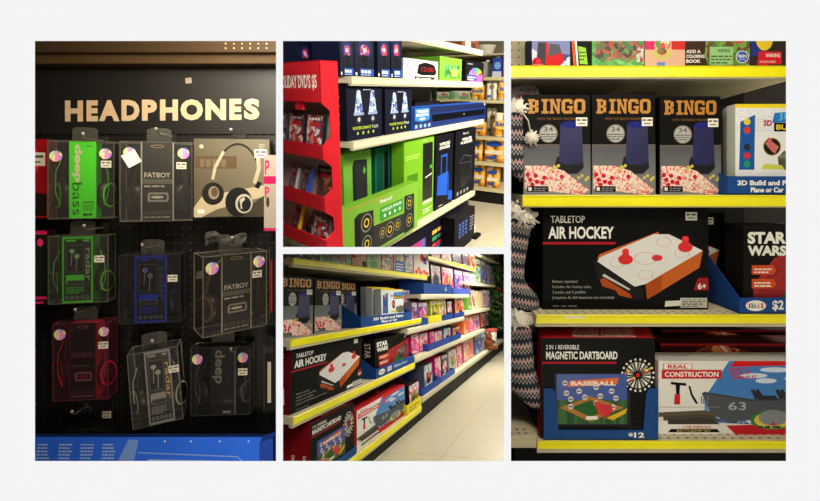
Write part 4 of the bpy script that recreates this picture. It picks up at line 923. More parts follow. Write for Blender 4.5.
for i, (l, r_, yt, y) in enumerate(((298, 310.5, 40, .27), (311, 323.5, 38, .27), (324, 340, 36, .20), (339.5, 353, 34, .03), (354, 373.5, 33, .03), (377.5, 390, 33, .03), (391, 401.5, 33, .03))):
    bbox('lamp_box', ('dark lamp box farthest left, high behind the red stand', 'second dark lamp box behind the red stand', 'lamp box in the gap above the red stand', 'narrow dark lamp box, first at the shelf front', 'lamp box with wide blue label right of the red stand', 'lamp box with blue label, third at the shelf front', 'last lamp box, next to the white clock radio box')[i],
         'lamp box', l, r_, yt, 1, y, .16, (20, 26, 52), a_plasma, group='lamp boxes on the upper middle shelf')
def a_clock(a):
    a.rect(0, 0, 1, 1, col((222, 220, 218))); a.poly([(.36, .30), (.40, .75), (.60, .90), (.88, .80), (.96, .42), (.90, .25), (.5, .22)], col((20, 18, 20)))
    a.text('12:00', .48, .42, .86, .66, col((150, 24, 30)), bold=.02); a.rect(.30, .02, .9, .15, K); a.bars(.34, .04, .86, .13, 1, W_); a.poly([(.05, .5), (.12, .8), (.15, .8), (.08, .5)], col((120, 150, 190))); a.bars(.06, .2, .2, .4, 3, col((110, 110, 110)))
bbox('clock_radio', 'white clock radio box with red digits on the upper middle shelf', 'clock radio', 403.5, 438, 58, 1, .04, .16, (214, 212, 210), a_clock, zt=B.P(403.5, 57.5, .04)[1])
bbox('speaker_box', 'lime green cube speaker box on the upper middle shelf', 'speaker box', 440, 462, 56, 1, .05, .22, (112, 184, 54), lambda a: (a.rect(0, 0, 1, 1, col((120, 196, 56))), a.rect(.18, .12, .9, .7, busy('glassgreen', [(80, 150, 60), (120, 190, 110), (60, 120, 50)], 30)), a.rect(.5, .2, .8, .5, col((150, 220, 80)))), left=lambda a: a.ell(.6, .5, .2, .2, col((50, 120, 40))))
def a_ball(a):
    a.rect(0, 0, 1, 1, col((24, 22, 28)))
    for i, c in enumerate(((220, 80, 60), (226, 180, 70), (90, 170, 90), (70, 140, 200), (150, 90, 180), (226, 120, 170))): a.poly([(.56, .30)]+[(.56+.38*math.cos(PI*(i+j/4)/6), .32+.38*math.sin(PI*(i+j/4)/6)) for j in range(5)], col(c))
    a.poly([(.2, .0), (.2, .35), (.95, .35), (.95, 0)], col((206, 96, 170))); a.rect(.08, .06, .62, .34, col((60, 80, 160))); a.bars(.12, .1, .58, .3, 2, W_); a.bars(.1, .84, .4, .89, 1, W_)
bbox('lamp_box', 'black box with a rainbow ball at the far end of the upper middle shelf', 'lamp box', 466, 484, 60, 1, .05, .24, (22, 20, 24), a_ball, left=lambda a: a.bars(.3, .3, .8, .7, 5, col((60, 110, 170))))
# top shelf goods
bbox('toy_box', 'brown and cream box at the far end of the top electronics shelf', 'box', 462, 479, 33, 0, .06, .2, (120, 70, 50), lambda a: (a.rect(0, 0, 1, 1, col((120, 66, 46))), a.rect(.2, .0, .5, .6, col((210, 190, 170))), a.rect(.6, 0, .8, .5, col((60, 50, 50)))))
# middle shelf
def a_water(a):
    a.rect(0, 0, 1, 1, col((20, 22, 42))); w = col((120, 150, 220), .3)
    for u in (.32, .72):
        a.ell(u, .89, .05, .04, col((200, 210, 240))); a.poly([(u-.12, .50), (u-.05, .90), (u+.05, .90), (u+.12, .50)], busy('fountain', [(110, 130, 200), (190, 205, 240), (70, 80, 150), (150, 190, 220), (220, 225, 245)], 60))
        a.rect(u-.14, .46, u+.14, .51, col((150, 170, 210))); a.ell(u, .37, .09, .08, col((44, 44, 56))); a.circ(u, .38, .011, col((200, 200, 205)))
    a.text('WATER DANCE', .14, .19, .66, .25, col((190, 205, 60)), bold=.02); a.text('TALK', .68, .19, .88, .25, W_)
    for i in range(4): a.circ(.28+.15*i, .12, .008, col((170, 200, 60)), 10)
    a.bars(.45, .93, .75, .96, 1, W_)
def l_water(a):
    a.rect(0, 0, 1, 1, col((16, 18, 34)))
    for i in range(4): a.ring(.6, .8-.16*i, .12, .03, .3, col((170, 190, 60)), 10)
for i, (l, r_, yt, y) in enumerate(((346, 381.5, 86, .03), (385, 412, 89, .03), (383, 409, 88, .22))):
    bbox('speaker_box', ('dark blue box of twin water speakers next to the red stand', 'second dark blue box of twin water speakers, beside the sound bar', 'rear box of twin water speakers')[i], 'speaker box', l, r_, yt, 2, y, .14, (18, 20, 40), a_water, left=l_water, group='water speaker boxes')
def a_bar(a):
    a.rect(0, 0, 1, 1, grad('barbox', (20, 44, 110), (16, 30, 78), 0, .1)); a.rect(.20, .28, .97, .62, col((12, 14, 20), .3)); a.rect(.0, .62, 1, .66, col((30, 60, 140)))
    a.poly([(.02, .42), (.02, .96), (.17, .96), (.17, .42), (.095, .34)], col((60, 130, 205))); a.text('WIRELESS', .035, .76, .155, .88, W_, bold=.04); a.text('SOUND BAR', .03, .60, .16, .72, W_, bold=.04); a.ell(.095, .48, .03, .05, W_)
    for i in range(4): a.rect(.02+.045*i, .08, .045+.045*i, .24, col((140, 170, 220)))
    a.circ(.62, .45, .004, W_, 8); a.circ(.97, .9, .012, W_, 8)
bbox('sound_bar_box', 'long blue sound bar box lying on the middle shelf', 'sound bar box', 413, 486, 107, 2, .015, .12, (36, 100, 214), a_bar, zt=B.P(413, 108, .015)[1])
for i, (l, r_) in enumerate(((415, 440), (443, 470))):
    bbox('gadget_box', ('low dark box behind the left half of the sound bar', 'low dark box behind the right half of the sound bar')[i], 'box', l, r_, 102+i, 2, .2, .14, (40, 38, 46), lambda a: a.bars(.1, .6, .9, .9, 2, col((140, 120, 80))), group='low boxes behind the sound bar')
# lower middle shelf
LG = (124, 190, 36)
def a_bigspk(a):
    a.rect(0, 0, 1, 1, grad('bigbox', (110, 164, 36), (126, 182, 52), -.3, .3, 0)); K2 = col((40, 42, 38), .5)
    a.poly([(.14, .06), (.14, .78), (.19, .84), (.36, .80), (.36, .04), (.3, .0), (.16, .0)], K2); a.poly([(.14, .06), (.14, .78), (.2, .74), (.2, .03)], col((26, 27, 25)))
    a.poly([(.36, .05), (.36, .50), (.78, .46), (.78, .06)], col((52, 52, 46))); a.poly([(.78, .02), (.78, .80), (.94, .78), (.94, .04)], K2)
    for u, v, r_ in ((.275, .62, .048), (.275, .24, .044), (.47, .29, .03), (.57, .28, .044), (.68, .29, .034), (.86, .62, .040), (.86, .26, .040)):
        a.circ(u, v, r_, col((120, 120, 112))); a.circ(u, v, r_*.82, col((24, 24, 24))); a.circ(u, v, r_*.5, col((206, 176, 60))); a.circ(u, v, r_*.32, col((40, 34, 20)))
    a.rect(.44, .52, .76, .78, col((60, 150, 60))); a.text('WIRELESS SPEAKER', .46, .68, .74, .74, W_, bold=.01)
    for i in range(4): a.circ(.5+.07*i, .60, .010, W_, 8)
    a.text('Polaroid', .44, .86, .60, .93, W_, bold=.02); a.line([(.04, .98), (.5, .96)], .003, col((220, 120, 90)))
def a_tallg(a):
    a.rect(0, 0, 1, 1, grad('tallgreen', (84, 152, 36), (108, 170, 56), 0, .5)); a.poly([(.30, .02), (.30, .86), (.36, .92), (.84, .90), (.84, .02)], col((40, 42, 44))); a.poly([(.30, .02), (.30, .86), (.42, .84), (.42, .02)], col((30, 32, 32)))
    a.poly([(.68, .78), (.73, .83), (.79, .79), (.74, .74)], col((70, 170, 50)))
def a_teal(a):
    a.rect(0, 0, 1, 1, col((18, 92, 72))); a.rect(.1, .05, .55, .9, col((10, 60, 48))); a.rect(.62, .02, .98, .95, col((30, 32, 32))); a.rect(.74, .44, .86, .48, W_)
LZ = ZB[3]
bbox('speaker_box', 'tall lime green box picturing a black tower, behind the wide speaker set box', 'speaker box', 343, 371, 155, 3, .13, .2, (100, 180, 34), a_tallg)
bbox('speaker_box', 'dark teal box behind the wide speaker set box', 'speaker box', 375, 389, 149, 3, .13, .2, (20, 90, 70), a_teal, group='teal boxes')
bbox('speaker_box', 'second teal box with black panel, left of the lime tower box', 'speaker box', 389.5, 400.5, 145, 3, .12, .2, (36, 130, 110), a_teal, group='teal boxes')
def a_tower(a):
    a.rect(0, 0, 1, 1, col((118, 176, 42))); a.rect(.10, .28, .44, .60, col((74, 130, 26))); a.rect(.60, .06+.14, .96, .93, col((30, 32, 30), .3)); a.line([(.70, .50), (.94, .53)], .008, W_)
    a.rect(.62, .16, .96, .21, col((190, 195, 170))); a.bars(.62, .05, .95, .12, 2, W_); a.bars(.6, .96, .8, .98, 1, W_); a.bars(.06, .78, .5, .84, 2, col((180, 220, 110))); a.circ(.9, .62, .013, col((80, 200, 50)))
bbox('speaker_box', 'tall lime green tower speaker box at the middle of the lower shelf', 'speaker box', 404, 434, 141, 3, .03, .085, (112, 182, 34), a_tower, zt=B.P(404, 142, .03)[1])
def a_lug(a):
    a.rect(0, 0, 1, 1, col((20, 20, 26))); bl = col((38, 90, 200))
    a.rect(.30, .44, .34, .72, bl); a.rect(.62, .44, .66, .72, bl); a.rect(.30, .70, .66, .73, bl); a.poly([(.10, .20), (.14, .46), (.70, .48), (.66, .14)], bl); a.poly([(.66, .14), (.70, .48), (.8, .42), (.78, .14)], col((24, 60, 150)))
    a.text('WIRELESS', .2, .86, .8, .90, W_, bold=.02); a.text('SPEAKER', .2, .81, .8, .85, W_, bold=.02); a.bars(.2, .03, .5, .05, 1, W_)
    a.poly([(.74, .06), (.78, .2), (1, .16), (1, .04)], bl)
bbox('speaker_box', 'black box picturing a blue wheeled speaker', 'speaker box', 436, 453.5, 137, 3, .03, .22, (18, 18, 22), a_lug, zt=B.P(436, 136.5, .03)[1])
def a_blk(a):
    a.rect(0, 0, 1, 1, col((22, 22, 28))); g = col((110, 110, 116))
    a.poly([(.20, .52), (.42, .62), (.84, .56), (.8, .18), (.34, .12)], col((30, 30, 34), .25)); a.line([(.20, .52), (.42, .62), (.84, .56)], .003, g); a.line([(.20, .52), (.80, .48), (.84, .56)], .002, g); a.line([(.8, .48), (.78, .18)], .002, g)
    a.text('WIRELESS', .30, .84, .78, .88, W_, bold=.02); a.text('PA SPEAKER', .24, .79, .82, .83, W_, bold=.02); a.text('Polaroid', .34, .93, .6, .96, W_)
    for i in range(4): a.rect(.12+.16*i, .04, .20+.16*i, .09, col((150, 150, 150)))
bbox('speaker_box', 'black party speaker box at the far end of the lower shelf', 'speaker box', 456, 476, 130, 3, .03, .26, (20, 20, 24), a_blk, zt=B.P(456, 131.5, .03)[1], left=lambda a: (a.rect(0, 0, 1, 1, col((16, 16, 18)))))
bbox('speaker_box', 'wide lime green box picturing a black speaker set with gold cones', 'speaker box', 340, 417.5, 210, 3, -.03, .055, (112, 166, 44), a_bigspk, zt=B.P(342, 211, -.03)[1])
# bottom shelf
def a_led(a):
    a.rect(0, 0, 1, 1, col((22, 20, 34)))
    for j, c in enumerate(((206, 60, 60), (60, 160, 90), (226, 190, 60))):
        for i in range(3): a.rect(.46+.07*i, .22+.2*j, .52+.07*i, .34+.2*j, col(((c[0]+i*20) % 250, c[1], (c[2]+i*50) % 250)))
    a.rect(.02, .25, .38, .70, busy('ledglow', [(60, 90, 190), (190, 50, 140), (206, 60, 90), (60, 130, 200), (120, 60, 170)], 9, .4, (1, 1, 2)))
    a.line([(.40, .10), (.85, .30)], .02, busy('ledglow', None)); a.rect(.72, .62, .90, .86, col((90, 170, 215))); a.rect(.92, .52, .98, .8, col((150, 150, 160)))
    for i in range(4): a.rect(.72+.055*i, .36, .75+.055*i, .46, col((150, 120, 110)))
bbox('light_box', 'dark box with bands of coloured light swatches on the bottom shelf', 'light box', 388, 468, 214, 4, .03, .2, (20, 18, 28), a_led, zt=B.P(463, 204, .03)[1])
bbox('light_box', 'black box with a small blue grid at the far end of the bottom shelf', 'light box', 455, 474.5, 219, 4, -.08, .10, (18, 16, 24), lambda a: (a.rect(0, 0, 1, 1, col((22, 20, 30))), [a.rect(.2+.15*i, .3+.12*j, .3+.15*i, .38+.12*j, col((70, 100, 180))) for i in range(3) for j in range(4)], a.bars(.75, .3, .95, .8, 5, col((150, 150, 160)))), zt=B.P(455, 219, -.08)[1])
# floor of this aisle
tile = MC.get(('tile',))
def floor_mat(name, c=(214, 204, 176), pitch=.3048):
    m = bpy.data.materials.new(name); m.use_nodes = True; nt = m.node_tree; b = nt.nodes['Principled BSDF']
    tc = nt.nodes.new('ShaderNodeTexCoord'); br = nt.nodes.new('ShaderNodeTexBrick'); br.offset = 0; br.inputs['Scale'].default_value = 1
    br.inputs['Brick Width'].default_value = pitch; br.inputs['Row Height'].default_value = pitch; br.inputs['Mortar Size'].default_value = .0022; br.inputs['Mortar Smooth'].default_value = .3
    nt.links.new(tc.outputs['Object'], br.inputs['Vector'])
    nz = nt.nodes.new('ShaderNodeTexNoise'); nz.inputs['Scale'].default_value = 22; nz.inputs['Detail'].default_value = 6; nt.links.new(tc.outputs['Object'], nz.inputs['Vector'])
    mx = nt.nodes.new('ShaderNodeMix'); mx.data_type = 'RGBA'; nt.links.new(nz.outputs[0], mx.inputs[0]); mx.inputs[6].default_value = rgb(tuple(v-14 for v in c)); mx.inputs[7].default_value = rgb(tuple(min(v+12, 255) for v in c))
    nt.links.new(mx.outputs[2], br.inputs['Color1']); nt.links.new(mx.outputs[2], br.inputs['Color2']); br.inputs['Mortar'].default_value = rgb(tuple(v-40 for v in c))
    nt.links.new(br.outputs['Color'], b.inputs['Base Color']); b.inputs['Roughness'].default_value = .28; b.inputs['Specular IOR Level'].default_value = .4
    return m
mb = MB(); mb.box(.9, 4.2, -1.3, 2.6, -.02, 0, floor_mat('vinyl_tile_b')); struct(mb.link('floor_electronics', None, B.at((0, 0, ZF))))
# paper goods rack across the far end: its shelves run along the depth axis
XP = 2.95
while B.PXp(490, 202, XP)[1] > ZF+.02 and XP < 6: XP += .02
Mx = lambda y, z, x=0: B.M @ Matrix.Translation((XP+x, y, z)) @ Matrix.Rotation(-PI/2, 4, 'Z')   # local x runs to the right along -Y, local y away
yR = B.PXp(515, 100, XP)[0]; yL = B.PXp(424, 100, XP)[0]; WL = yL-yR
lv = [B.PXp(492, p, XP)[1] for p in (77, 100, 137, 163, 189)]
PW = {}
for k, z in enumerate(lv):
    t = thing('shelf', Mx(yL, z), ('highest', 'second highest', 'third', 'fourth', 'lowest')[k]+' cream shelf of the paper goods rack beyond the aisle', 'shelf')
    mb = MB(); mb.box(0, WL, 0, .45, -.03, 0, col((200, 190, 150), .5)); mb.link('deck', t); mb = MB(); mb.box(0, WL, -.004, 0, -.035, 0, col((210, 196, 150), .5)); mb.link('price_rail', t)
mb = MB(); mb.box(0, WL, .02, .44, 0, lv[4]-ZF-.036, col((30, 28, 26))); tag(mb.link('kick_base', None, Mx(yL, ZF)), 'black kick base under the paper goods rack', 'rack base')
mb = MB(); mb.box(-.3, WL+.1, .46, .48, 0, 3.0, col((120, 112, 92))); struct(mb.link('wall_paper_rack', None, Mx(yL, ZF)))
OR = busy('towel_pack', [(232, 160, 40), (238, 176, 50), (236, 220, 190), (226, 140, 40), (240, 190, 90), (232, 166, 46)], 7, .3, (1, 1, 1.6))
def soft_pack(label, pl, pr, pt, lev, y, kind):
    ya = B.PXp(pl, 100, XP+y)[0]; yb = B.PXp(pr, 100, XP+y)[0]; w = ya-yb; z0 = lv[lev]; h = B.PXp((pl+pr)/2, pt, XP+y)[1]-z0
    mb = MB(); base = OR if kind in 'ob' else col((226, 222, 214), .5)
    n = max(2, round(w/.13)); r_ = w/n/2
    for i in range(n):
        cx = -w/2+r_*(2*i+1)
        mb.lathe([(r_*.45, 0), (r_*.93, .004), (r_*1.02, .03), (r_*1.0, h*.5), (r_*1.02, h-.03), (r_*.9, h-.004), (r_*.35, h), (r_*.3, h-.02)], (cx, r_, 0), base, (0, 0, 1), 20)
    a = Art(mb, (-w/2, -.006, 0), (1, 0, 0), (0, 0, 1), w, h)
    if kind == 'b': a.ell(.5, .5, .46, .2, col((240, 196, 90))); a.text('Bounty', .1, .36, .9, .64, col((36, 70, 160)), bold=.05, rise=.2, shear=.1)
    elif kind == 'o': a.ell(.5, .78, .38, .10, col((40, 76, 160))); a.rect(.12, .34, .9, .52, col((238, 222, 190))); a.ell(.4, .2, .25, .07, col((44, 80, 165)))
    else: a.rect(.2, .12, .55, .26, col((90, 120, 160))); a.ell(.6, .7, .2, .12, col((150, 120, 80)))
    m = Mx(ya-w/2, z0+.0006, y); o = mb.link('paper_towels', None, m); return tag(o, label, 'paper towels', 'paper towel packs on the far rack')
soft_pack('yellow paper towel pack with blue lettering on the second shelf', 470, 484, 84, 1, .08, 'b'); soft_pack('plain white roll pack on the second shelf of the far rack', 485, 496, 81, 1, .06, 'w'); soft_pack('yellow and blue paper towel pack at the right end of the second shelf', 497, 509, 79, 1, .05, 'b')
soft_pack('orange paper towel pack half behind the sound bar end', 471, 486, 122, 2, .05, 'b'); soft_pack('white paper roll pack between two orange packs', 487, 497, 108, 2, .16, 'w'); soft_pack('large orange paper towel pack with blue lettering, right end of third shelf', 494, 513, 113, 2, .03, 'b')
soft_pack('orange and white paper pack, first on the fourth shelf', 474, 484, 139, 3, .06, 'o'); soft_pack('orange and white paper pack at the right of the fourth shelf', 485, 508, 139, 3, .05, 'o')
soft_pack('orange paper pack with blue oval, first on the lowest shelf', 475, 488, 165, 4, .06, 'o'); soft_pack('orange paper pack with blue oval, right on the lowest shelf', 489, 503, 168, 4, .05, 'o')
def fbox(name, label, cat, pl, pr, pt, lev, y, dep, side, art):
    ya = B.PXp(pl, 100, XP+y)[0]; yb = B.PXp(pr, 100, XP+y)[0]; w = ya-yb; z0 = lv[lev]+.0006; h = B.PXp((pl+pr)/2, pt, XP+y)[1]-z0
    mb = MB(); mb.rbox(-w/2, w/2, 0, dep, 0, h, col(side), .004); art(Art(mb, (-w/2, 0, 0), (1, 0, 0), (0, 0, 1), w, h, .0002)); tag(mb.link(name, None, Mx(ya-w/2, z0, y)), label, cat)
PG = busy('palegreen', [(150, 190, 140), (190, 210, 180), (120, 160, 110), (200, 120, 110), (210, 214, 200)], 14)
fbox('tissue_pack', 'pale green tissue pack seen between shelves, left one', 'tissues', 429, 449, 92, 1, .06, .2, (160, 190, 150), lambda a: a.rect(0, 0, 1, 1, PG)); fbox('tissue_pack', 'pale green tissue pack seen between shelves, beside the yellow towels', 'tissues', 450, 469, 91, 1, .06, .2, (150, 186, 146), lambda a: a.rect(0, 0, 1, 1, PG))
fbox('detergent_box', 'blue and white detergent pouch on the highest far shelf', 'detergent', 491, 500, 58, 0, .04, .12, (40, 70, 160), lambda a: (a.rect(0, 0, 1, 1, col((44, 70, 160))), a.ell(.55, .6, .36, .2, col((120, 160, 220))), a.rect(0, 0, 1, .3, col((190, 205, 230)))))
fbox('detergent_box', 'reddish brown carton at the right end of the highest far shelf', 'carton', 501, 509, 56, 0, .04, .14, (140, 70, 50), lambda a: a.rect(.1, .2, .9, .8, col((170, 90, 60))))
for i, (p, tp) in enumerate(((482, 62), (486.5, 60), (497, 54))):
    y_, z_ = B.PXp(p, 70, XP+.16); h = B.PXp(p, tp, XP+.16)[1]-lv[0]
    mb = MB(); mb.lathe([(.045, 0), (.05, .01), (.05, h*.6), (.042, h*.78), (.022, h*.86), (.022, h)], (0, 0, 0), col((228, 226, 220), .4)); tag(mb.link('spray_bottle', None, Mx(y_, lv[0]+.0006, .16+.03)), ('white bottle nearest the rainbow ball box', 'white bottle just left of the blue pouch', 'white bottle behind the blue pouch')[i], 'bottle')
mb = MB(); mb.lathe([(.06, 0), (.09, .02), (.115, .09), (.12, .10), (.11, .10), (.08, .02)], (0, 0, 0), col((214, 208, 196), .5)); y_, z_ = B.PXp(484, 50, XP+.2)
hz = B.PXp(484, 60, XP+.18)[1]
t = thing('shelf', Mx(yL, B.PXp(484, 53, XP)[1]), 'upper cream shelf of the far rack holding a white bowl', 'shelf'); MB().box(0, WL, .08, .45, -.02, 0, col((190, 180, 150))).link('deck', t)
tag(mb.link('plastic_bowl', None, Mx(y_, B.PXp(484, 53, XP)[1]+.0006, .24)), 'white bowl high on the far rack', 'bowl')

# the red disc stand
yaw = math.atan2(-.97, -.25)
YC = -.20
NX, _ = B.P(321, 100, YC)
def sz(py): return B.P(321, py, YC)[1]
ZS0 = sz(262)
st = thing('disc_stand', B.at((NX, YC, ZS0), yaw), 'red cardboard display stand of discs with white holiday price lettering', 'display stand')
RED = col((196, 34, 44), .5); RD2 = col((188, 30, 42), .5); WS, DS = .52, .075
H = lambda py: sz(py)-ZS0
zt, zhb = H(60), H(103)
trs = [(H(146), H(160.5)), (H(198.5), H(214)), (H(243), H(258))]
mb = MB()
mb.prism([(-WS, zhb), (0, zhb), (0, zt), (-WS, zt)], 0, .004, RED); mb.box(-WS, 0, 0, DS, zt-.004, zt, RD2); mb.box(-WS, 0, 0, DS, zhb, zhb+.004, RD2)
mb.box(-.17, -.125, .004, .02, zhb-.028, zhb, RD2)
a = Art(mb, (-WS, 0, zhb), (1, 0, 0), (0, 0, 1), WS, zt-zhb); mb.link('header_box', st)
mb = MB(); a = Art(mb, (-WS, -.0004, zhb), (1, 0, 0), (0, 0, 1), WS, zt-zhb)
a.text("HOLIDAY DVD'S $5", .49, .30, .96, .68, W_, bold=.03); mb.link('lettering', st)['label'] = 'white lettering on the red header'
# side panels with cut openings (outline goes in and out at each tier)
def side(x):
    D2 = DS; c = .028; e = DS*.48; p = [(0, zt), (D2, zt), (D2, 0), (0, 0)]
    p = [(D2, zt), (D2, 0), (0, 0)]
    lows = sorted(trs, key=lambda q: q[0])
    prev = 0
    for zt1, zb1 in lows:
        if p[-1] != (0, 0) or True:
            p += [(0, zt1)] if prev == 0 else [(e, prev+c), (e, zb1-c), (0, zb1), (0, zt1)]
        prev = zt1
    p += [(e, prev+c), (e, zhb-c), (0, zhb), (0, zt)]
    m = MB(); m.prism([(a_, b_) for a_, b_ in p], x, x+.004, RED, 'x'); m.link('side_panel', st)
side(-.004); side(-WS)
mb = MB(); mb.box(-WS+.004, -.004, DS-.004, DS, 0, zhb, col((206, 196, 186), .6)); mb.link('back_panel', st)
for zt1, zb1 in trs:
    mb = MB(); mb.box(-WS+.004, -.004, 0, .004, zb1, zt1, RED); mb.box(-WS+.004, -.004, .004, DS-.004, zb1, zb1+.004, RD2); mb.link('tray_front', st)
def disc(label, x, tier, h, w, lean, c, artm, y=.02, tk=.014, turn=0):
    zb1 = trs[tier][1]+.0045
    M = B.M @ Matrix.Translation((NX, YC, ZS0)) @ Matrix.Rotation(yaw, 4, 'Z') @ Matrix.Translation((x, y, zb1)) @ Matrix.Rotation(turn, 4, 'Z') @ Matrix.Rotation(lean, 4, 'X')
    mb = MB(); mb.rbox(-w/2, w/2, 0, tk, 0, h, col(c, .3), .001); a = Art(mb, (-w/2, 0, 0), (1, 0, 0), (0, 0, 1), w, h)
    a.rect(.03, .02, .97, .98, artm); a.bars(.12, .86, .88, .93, 1, W_, .8); a.rect(.2, .7, .8, .8, col((190, 40, 44))); Art(mb, (-w/2, tk, 0), (0, -1, 0), (0, 0, 1), tk, h).bars(.2, .1, .8, .9, 1, col((190, 190, 190)), .9)
    tag(mb.link('disc_case', None, M), label, 'disc case', 'disc cases in the red stand')
C1 = busy('cover_a', [(170, 40, 44), (60, 50, 70), (200, 120, 100), (210, 200, 205), (90, 90, 120), (120, 30, 34)], 45)
C2 = busy('cover_b', [(120, 70, 50), (70, 40, 34), (160, 110, 80), (90, 60, 46)], 40)
C3 = busy('cover_c', [(120, 110, 130), (70, 70, 90), (190, 180, 185), (160, 80, 80), (40, 40, 56)], 45)
lean = math.radians(-9)
disc('disc case with a grey cover, first in the top tray', -.335, 0, .145, .095, lean, (60, 56, 60), C3, .02)
disc('disc case with a red title, middle of the top tray', -.215, 0, .150, .105, lean, (30, 28, 34), C1, .02)
disc('disc case with a red title at the right end of the top tray', -.095, 0, .150, .105, lean, (30, 28, 34), C1, .02)
disc('red brown disc case standing in the second tray', -.075, 1, .150, .095, lean, (50, 20, 20), C2, .04)
disc('blue cased disc leaning in the second tray', -.20, 1, .135, .100, math.radians(-14), (40, 70, 170), C3, .03, .016, -.35)
disc('grey disc case leaning in front of the blue one', -.275, 1, .130, .100, math.radians(-14), (150, 148, 146), C3, .022, .014, -.35)
disc('brown disc case at the back of the second tray', -.29, 1, .175, .09, lean, (60, 40, 34), C2, .075)
disc('yellow edged disc case leaning in the third tray', -.27, 2, .145, .105, math.radians(-15), (220, 170, 30), C3, .024, .016, -.35)
disc('white edged disc case behind the yellow one in the third tray', -.20, 2, .155, .105, math.radians(-15), (200, 198, 192), C3, .045, .016, -.35)
disc('colourful disc case at the right end of the third tray', -.075, 2, .120, .1, lean, (90, 80, 90), C1, .02)
disc('dark disc case at the back of the third tray', -.33, 2, .17, .09, lean, (40, 40, 44), C3, .075)

# ================================================================== BAY C: TOY AISLE RUNNING AWAY TO THE RIGHT
BAY = (CAMP, Vector((0, CL, 1)).normalized())
C = aisle((567, 294), 340, (291, 343), 1.634)
ZC = {'0': .323, '1': .012, '2': -.262, '3': -.545}
FZ = -.640
for k, lb, x0, x1 in (('0', 'top yellow railed shelf of the toy aisle', .0, 1.80), ('1', 'bingo shelf of the toy aisle with yellow rail', .0, 1.60), ('2', 'air hockey shelf of the toy aisle with yellow rail', .03, 1.42), ('3', 'bottom shelf of the toy aisle with yellow rail', .0, 1.52)):
    shelf(C, lb, x0, x1, ZC[k], .42, .027, y0=0)
for lb, x0, x1, z, rl in (('upper yellow railed shelf of the second toy section', 1.86, 3.80, .484, YEL), ('cream shelf under blue trays in the second toy section', 1.62, 3.30, .180, (222, 216, 190)), ('middle cream shelf of the second toy section', 1.30, 3.0, -.040, (222, 216, 190)),
                      ('lower cream shelf of the second toy section', 1.43, 2.78, -.232, (222, 216, 190)), ('base shelf of the second toy section', 1.54, 2.98, -.498, (206, 200, 176)),
                      ('highest cream shelf of the far toy section', 4.0, 6.05, .69, (222, 216, 190)), ('second cream shelf of the far toy section', 3.22, 5.28, .315, (222, 216, 190)), ('third cream shelf of the far toy section', 3.05, 4.62, .002, (222, 216, 190)),
                      ('fourth cream shelf of the far toy section', 2.8, 4.12, -.236, (222, 216, 190)), ('base shelf of the far toy section', 3.0, 5.7, -.498, (206, 200, 176))):
    shelf(C, lb, x0, x1, z, .42, .027, rl, slots=False)
for i, (x0, x1) in enumerate(((.06, 1.5), (1.52, 3.0), (3.02, 5.65))):
    zz = (ZC['3'] if i == 0 else -.498)-.03
    mb = MB(); mb.box(0, x1-x0, 0, .38, 0, zz-FZ-.01, col((30, 29, 27), .5)); tag(mb.link('kick_base', None, C.at((x0, .02, FZ))), ('dark kick base under the nearest toy section', 'dark kick base under the second toy section', 'dark kick base under the far toy section')[i], 'rack base')
mb = MB(); mb.box(-.05, 5.7, .43, .445, FZ, .86, col((30, 28, 27), .7)); struct(mb.link('wall_toy_rack', None, C.at()))
mb = MB(); mb.box(.2, 9.5, -2.6, .45, -.02, 0, floor_mat('vinyl_tile_c', (196, 188, 164))); struct(mb.link('floor_toys', None, C.at((0, 0, FZ))))
mb = MB(); mb.box(7.9, 8.0, -3.0, 1.2, FZ, 1.3, col((34, 32, 32), .7)); struct(mb.link('wall_toys_end', None, C.at()))
def cb(name, label, cat, xl, xr, yt, z0, y, dep, side, art=None, **k):
    x0, z1 = C.P(xl, yt, y); x1 = C.P(xr, yt, y)[0]; z1b = C.P((xl+xr)/2, yt, y)[1]
    return carton(C, name, label, cat, x0, x1, z0+.0006, k.pop('zt', None) or z1b, y, dep, col(side, .4), art, **k)
def ztop(px, py, y=.02): return C.P(px, py, y)[1]
# nearest section, top shelf (tops run up behind the wall strip)
Z0 = ZC['0']; zt = ztop(340, 250, .03)
TOP = [(279, 286, 'darks', (40, 40, 60)), (286, 293, 'blues', (60, 90, 160)), (293, 303, 'blues', (50, 80, 170)), (303, 311, 'darks', (90, 70, 110)), (311, 318, 'greens', (120, 140, 90))]
for i, (l, r_, k_, sc) in enumerate(TOP): cb('toy_box', ('dark toy box at the near end of the top toy shelf', 'first blue toy box on the top toy shelf', 'wider blue toy box on the top toy shelf', 'mauve grey toy box on the top toy shelf', 'greenish toy box left of the green figure game')[i], 'toy', l, r_, 250, Z0, .03, .12, sc, toy_art(k_))
cb('board_game', 'green board game box with brown figures on the top toy shelf', 'game', 319, 351, 250, Z0, .03, .12, (60, 110, 50), lambda a: (a.rect(0, 0, 1, 1, GRN), a.rect(.1, .2, .86, .95, MON)))
cb('board_game', 'picnic game box in pink and peach on the top toy shelf', 'game', 352, 366, 251, Z0, .03, .12, (206, 160, 140), lambda a: (a.rect(0, 0, 1, 1, col((222, 176, 150))), a.rect(0, .5, .3, 1, col((214, 40, 60))), a.ell(.5, .7, .3, .25, busy('salad', None)), a.rect(.7, 0, 1, .4, col((70, 50, 40)))))
cb('board_game', 'green game box with a warning panel on the top toy shelf', 'game', 366.5, 381, 252, Z0, .03, .12, (80, 110, 50), lambda a: (a.rect(0, 0, 1, 1, busy('leafs', None)), a.rect(.2, .05, .8, .5, col((150, 196, 130))), a.bars(.25, .1, .75, .45, 3, col((60, 96, 60)))))
cb('board_game', 'red and yellow game box on the top toy shelf', 'game', 381.5, 393, 252, Z0, .03, .12, (190, 50, 40), toy_art('reds', 'yellows'))
